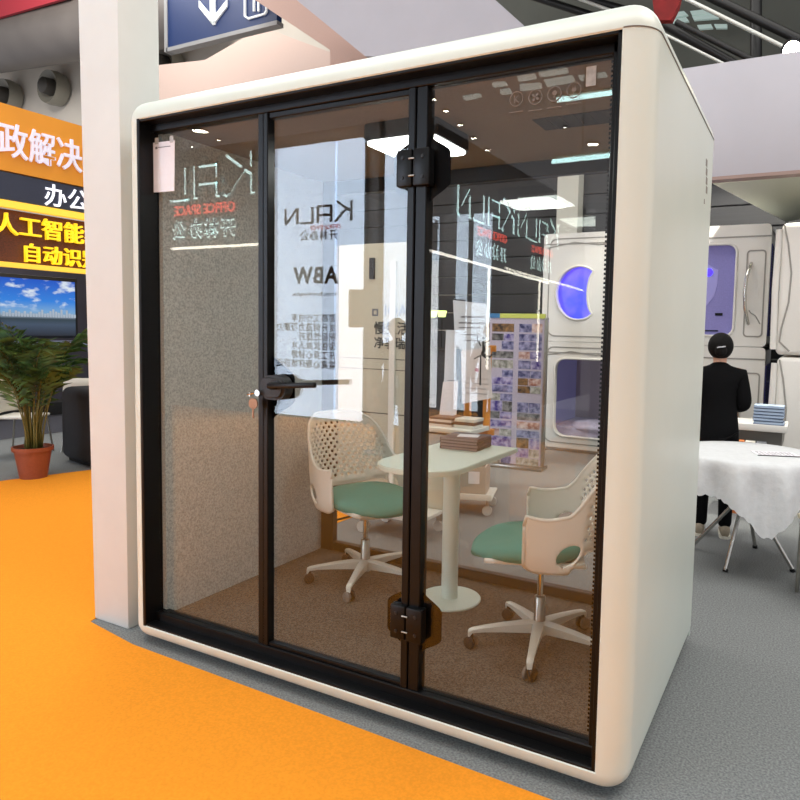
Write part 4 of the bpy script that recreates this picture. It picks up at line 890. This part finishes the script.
    for s in (-1, 1):
        bm = bmesh.new(); rows = []
        for yy, w_, h_ in ((-.07, .025, .05), (-.06, .036, .085), (-.01, .04, .095), (.05, .042, .075), (.11, .045, .055), (.155, .036, .045), (.175, .018, .032)):
            rows.append([bm.verts.new(Vector((s * .095 + w_ * cos(2 * pi * q / 14), yy, .012 + max(0, h_ * .5 + h_ * .5 * sin(2 * pi * q / 14)))) * k) for q in range(14)])
        for a, b in zip(rows, rows[1:]):
            for q in range(14): bm.faces.new((a[q], a[(q + 1) % 14], b[(q + 1) % 14], b[q]))
        bm.faces.new(rows[0]); bm.faces.new(rows[-1][::-1]); sh = fin('shoe', bm, SHOE, t, smooth=True)
        bm = bmesh.new(); addprism(bm, [Vector((s * .095 + x * .9, y_ + .05, 0)) * k for x, y_ in rrect(.095, .26, .045, 5)], (0, 0, .02)); fin('sole', bm, SOLE, sh)
    return t
person('person in black suit with hair in a bun, back turned, behind the round table', (2.105, 3.24, 0), math.radians(8), 1.53)
t = thing('folded_leaflet', 'blue and white leaflet held at the left hip of the person in black', 'leaflet', at('y', 3.2, 705, 432)); c = t.location.copy()
prism('sheet', [at('y', 3.2, *p) - c for p in ((700, 412), (710, 408), (705, 420), (705, 428), (708, 437), (700, 436))], (0, .004, 0), mat('leaflet_blue', (150, 190, 215), .5, col2=(220, 228, 232), scale=20), t)
# ================================================================ OPPOSITE BOOTH (behind the camera, seen in the glass)
YV = 6.4; YR = 2 * GY - YV
RW = mat('booth_wall_grey', (120, 118, 116), .7, var=.03, scale=2); LB = mat('lightbox_face', (186, 204, 226), .5, emis=14, var=.03, scale=3); LBW = mat('lightbox_white', (206, 212, 222), .5, emis=16)
a = mir(YV, 120, 0); b = mir(YV, 424, 0)
struct(box('wall_front', (a.x - 8, YR - .35, 0), (b.x, YR - .15, 4.6), RW))
def mx(x): return mir(YV, x, 300).x
def mz(x, y_): return mir(YV, x, y_).z
# lightbox 1
x0, x1 = mx(272), mx(360); t = thing('lightbox', 'tall glowing pale blue lightbox with black company lettering opposite the pod', 'lightbox', (x0, YR, .0045)); wl = x1 - x0
zt = mz(300, 146); zb_ = .05
box('face', (0, -.08, zb_), (wl * .72, 0, zt), LB, t); box('white_strip', (wl * .74, -.08, zb_), (wl, 0, mz(345, 246)), LBW, t); box('frame', (-.03, -.14, 0), (wl + .03, -.085, zt + .03), BLACKM, t); box('upper_strip', (wl * .74, -.08, mz(345, 246)), (wl, 0, zt), LB, t)
RED = mat('sign_red', (220, 60, 40), .4, emis=3)
def kaln(parent, x, z, s, m_, ext, y_=0.004, facing=1):      # drawn stroke letters, x grows to the reader's right
    bm = bmesh.new(); w = .105 * s
    def st(p, q, ww=w):
        p = Vector(p); q = Vector(q); d = (q - p).normalized(); n_ = Vector((-d.y, d.x)) * ww / 2
        addprism(bm, [Vector((a_.x, 0, a_.y)) for a_ in (p + n_, q + n_, q - n_, p - n_)], (0, -ext, 0))
    st((0, 0), (0, s)); st((.05 * s, .5 * s), (.72 * s, s)); st((.25 * s, .62 * s), (.78 * s, 0))
    X = .98 * s; st((X, 0), (X, .82 * s)); st((X, .82 * s), (X + .66 * s, .82 * s)); st((X + .66 * s, .82 * s), (X + .66 * s, 0)); st((X, .38 * s), (X + .66 * s, .38 * s))
    X = 1.92 * s; st((X, .82 * s), (X, 0)); st((X, .03 * s), (X + .62 * s, .03 * s))
    X = 2.70 * s; st((X, 0), (X, .82 * s)); st((X, .82 * s), (X + .62 * s, 0)); st((X + .62 * s, 0), (X + .62 * s, .82 * s))
    o = fin('lettering', bm, m_, parent); return o
# text facing +y is read from the pod side: reader's right is -x
K1 = kaln(t, 0, 0, .31, INK, .012); K1.location = (mx(350.5) - x0, .0, mz(350, 221)); K1.scale = (1.27, 1, 1); K1.rotation_euler = (0, 0, pi)
text('red_lettering', 'OFFICE SPACE', .095, RED, (mx(340) - x0, .003, mz(340, 228.5)), RB, t, .003, .01)
text('lettering', '开林办公', .17, INK, (mx(337) - x0, .003, mz(337, 238.5)), RB, t, .003, .012, space=1.25)
text('lettering', 'ABW', .36, INK, (mx(337) - x0, .003, mz(337, 283)), RB, t, .003, .03, space=1.15)
text('small_lettering', 'Activity Based Workplace', .085, INKG, (mx(337) - x0, .003, mz(337, 296)), RB, t, .002, .003)
for i, s_ in enumerate(('提高工作效率', '提升创造力凝聚力', '积极性提升', '留住优秀人才', '员工身心健康', '提高心理环境舒适')):
    text('small_lettering', s_, .14, INK, (mx(336) - x0, .003, mz(336, 322 + i * 9.4)), RB, t, .002, .008, space=1.2)
# lightbox 2
x0, x1 = mx(382), mx(420); t = thing('lightbox', 'narrower plain glowing white-blue lightbox right of the post, opposite the pod', 'lightbox', (x0, YR, .0045)); wl = x1 - x0
box('face', (0, -.08, zb_), (wl, 0, mz(400, 150)), LB, t); box('frame', (-.03, -.14, 0), (wl + .03, -.085, mz(400, 150) + .03), BLACKM, t)
# lit company sign on the grey wall
GLW = mat('halo_white', (215, 250, 250), .4, emis=10); LET = mat('sign_letter_face', (10, 10, 12), .4)
def litsign(label, loc, rot, s):
    t = thing('company_sign', label, 'sign', loc); t.rotation_euler = rot
    o = kaln(t, 0, 0, s, GLW, .010); o.location = (s * .06, 0, -s * .05); o.name = 'halo'; o.scale = (1.18, 1, 1)
    q = kaln(t, 0, 0, s, LET, .010); q.location = (0, -.012, 0); q.scale = (1.18, 1, 1)
    text('red_lettering', 'OFFICE SPACE', s * .34, mat('sign_red_bright', (250, 90, 70), .4, emis=7), (s * .62, -.01, -s * .42), RF, t, .006, .02)
    text('lettering', '开林办公', s * .50, GLW, (s * .62, -.01, -s * .98), RF, t, .004, .03, space=1.3); text('lettering_face', '开林办公', s * .50, LET, (s * .60, -.02, -s * .965), RF, t, .004, -.004, space=1.3)
sg = .70
p = mir(YV, 249, 190); litsign('backlit black and white company sign on the grey wall opposite the pod', (p.x, YR - .12, p.z), (0, 0, pi), sg)
struct(box('wall_right', (mir(YV, 428, 300).x - .0, YR - 7, 0), (mir(YV, 428, 300).x + .12, YR, 4.4), mat('booth_wall_dark2', (70, 68, 70), .7, var=.03, scale=2)))
xw = mir(YV, 428, 300).x + .13
def mir_x(X, px, py): p = at('x', X, px, py); p.y = 2 * GY - p.y; return p
p = mir_x(xw, 513, 233); litsign('backlit company sign on the dark return wall opposite the pod', (xw + .02, p.y, p.z), (0, 0, pi / 2), .54)
# LED outline strips
LED = mat('led_strip', (255, 250, 236), .4, emis=14)
def strip(label, a, b, w_=.022): tag(tube('led_strip', [a, b], w_, LED, seg=8), label, 'led strip', 'white led strips outlining the opposite booth')
strip('horizontal white led strip below the company sign opposite the pod', Vector((mx(150), YR - .1, mz(150, 249))), Vector((mx(266), YR - .1, mz(266, 243))))
strip('vertical white led strip at the end of the horizontal one, opposite the pod', Vector((mx(267), YR - .1, mz(267, 243))), Vector((mx(267), YR - .1, .6)))
strip('vertical white led strip at the corner of the return wall, opposite the pod', mir_x(xw + .02, 428, 250), mir_x(xw + .02, 425, 412))
strip('long white led strip running back along the return wall', mir_x(xw + .02, 428, 250), mir_x(xw + .02, 548, 283))
p = mir_x(xw + .02, 489, 267); strip('vertical white led strip further back on the return wall', p, Vector((p.x, p.y, p.z - 1.7)))
# post with small sign board and a visitor
p = mir(4.6, 380, 300); t = thing('sign_post', 'dark floor-standing post with a small rectangular board opposite the pod', 'sign post', (p.x, p.y, .0045)); PST = mat('post_taupe', (60, 56, 50), .6)
tube('post', [(0, 0, 0), (0, 0, 3.9)], .035, PST, t, 12)
a = mir(4.6, 350, 290); b = mir(4.6, 372, 328); box('board', (a.x - p.x, -.03, b.z), (b.x - p.x + .03, .03, a.z), PST, t); lathe('foot', [(0, 0), (.2, 0), (.19, .02), (0, .03)], PST, t)
p = mir(4.0, 397, 330); person('person in dark suit standing opposite the pod, reflected in its door', (p.x, p.y, .0045), math.radians(-30), 1.62, arms='down')
# hall lamps seen in the glass
SPM = mat('downlight', (255, 250, 235), .4, emis=60)
def lampspot(label, px, y_, v_=9.0, rr=.05):
    p = mir(v_, *px); t = thing('downlight', label, 'ceiling light', p, 0, 'small round hall lamps'); lathe('lens', [(0, -.01), (rr, 0), (rr, .01), (0, .012)], SPM, t, seg=14); lathe('housing', [(0, .03), (rr * 1.0, .03), (rr * 1.15, .012), (rr * 1.15, -.012), (rr, -.012)], BLACKM, t, seg=14)
names = ['first', 'second', 'third', 'fourth', 'fifth', 'sixth', 'seventh', 'eighth', 'ninth']
for i, q in enumerate(((433, 99), (446, 111), (460, 125), (473, 138), (487, 150), (498, 160), (510, 172), (520, 182), (527, 191))): lampspot('small round hall lamp, %s in the diagonal row opposite the pod' % names[i], q, 0, 9 + i * .5, .065)
for lab, q, rr in (('large hall lamp above the company sign', (200, 131), .17), ('small hall lamp left of the large one', (146, 133), .05), ('small hall lamp under the large one', (192, 147), .05), ('small hall lamp right of the large one', (218, 140), .05), ('hall lamp above the narrow lightbox', (403, 200), .09), ('hall lamp left over the return wall sign', (449, 195), .10), ('hall lamp right over the return wall sign', (478, 206), .09), ('bright hall lamp under the upper tube light', (593, 144), .10), ('small hall lamp left of the bright one', (565, 127), .04)):
    lampspot(lab, q, 0, 9, rr)
t = thing('panel_light', 'square flat panel light hanging over the opposite booth', 'ceiling light', mir(9.8, 535, 204)); box('diffuser', (-.6, -.5, 0), (.6, .5, .03), mat('panel_diffuser', (235, 245, 240), .4, emis=12), t); box('housing', (-.63, -.53, .03), (.63, .53, .07), STEEL, t)
TBM = mat('tube_light', (205, 250, 250), .4, emis=18)
for lab, a, b in (('upper white tube light reflected near the pod right edge', (557, 100), (616, 92)), ('lower white tube light reflected near the pod right edge', (552, 161.5), (613, 155))):
    a = mir(5, *a); b = mir(5, *b); t = thing('tube_light', lab, 'ceiling light', (a + b) / 2); tube('tube', [a - (a + b) / 2, b - (a + b) / 2], .024, TBM, t, 10); tube('hanger', [Vector((0, 0, .05)), Vector((0, 0, 16.9 - (a.z + b.z) / 2))], .008, STEEL, t, 6); tube('fitting', [a - (a + b) / 2 + Vector((0, 0, .05)), b - (a + b) / 2 + Vector((0, 0, .05))], .02, STEEL, t, 8)
SKL = mat('skylight_glow', (196, 206, 200), .4, emis=5)
S0 = lambda x, y_: (500 + x / 6.667, 60 + y_ / 6.667)
for poly in ([(130, 160), (265, 150), (275, 180), (135, 200)], [(290, 130), (480, 100), (495, 135), (310, 170)], [(0, 195), (60, 185), (75, 215), (0, 225)], [(110, 105), (225, 85), (235, 115), (120, 135)], [(250, 75), (440, 45), (450, 75), (265, 105)], [(-60, 150), (30, 140), (40, 160), (-50, 175)], [(520, 100), (700, 80), (715, 100), (530, 130)], [(-250, 240), (-140, 220), (-130, 240), (-240, 262)]):
    tag(mir_poly('skylight', [S0(*q) for q in poly], 13, .1, SKL), 'pale skylight pane high over the aisle, reflected at the pod top right', 'skylight', 'hall skylights seen reflected')
# ================================================================ LIGHT
def area(name, loc, sx_, sy_, e_, col=(1, .97, .93), rot=(0, 0, 0)):
    L = bpy.data.lights.new(name, 'AREA'); L.shape = 'RECTANGLE'; L.size = sx_; L.size_y = sy_; L.energy = e_; L.color = col; o = bpy.data.objects.new(name, L); COL.objects.link(o); o.location = loc; o.rotation_euler = rot; return o
area('hall_and_fill_light', (1.0, -3.0, 8.5), 6, 4, 330); area('hall_and_fill_light', (5.5, .5, 7.0), 4, 5, 340); area('hall_and_fill_light', (-3.5, .5, 8.5), 5, 5, 330)
area('hall_and_fill_light', (1.5, 7.5, 7.5), 5, 4, 170); area('hall_and_fill_light', (-8, 6, 9), 5, 5, 450); area('booth_and_fill_light', (-5.8, 2.2, 2.9), 1.2, 3, 30); area('booth_and_fill_light', (-.6, 4.4, 4.6), 2, 2, 32)
area('hall_and_fill_light', (-16, 6, 13), 8, 4, 1500, rot=(math.radians(75), 0, 0)); area('booth_and_fill_light', (3.2, 2.9, 6.0), 2.5, 1, 14, rot=(math.radians(40), 0, 0))  # the first is an unseen wash added to brighten the beige back wall
area('booth_and_fill_light', (-4.0, -4.4, 5.2), 5, 1, 150, rot=(math.radians(-40), 0, 0))  # unseen wash added to brighten the sign wall opposite the pod
w = bpy.data.worlds.new('hall'); S.world = w; w.use_nodes = True; w.node_tree.nodes['Background'].inputs[0].default_value = (.80, .80, .84, 1); w.node_tree.nodes['Background'].inputs[1].default_value = .9
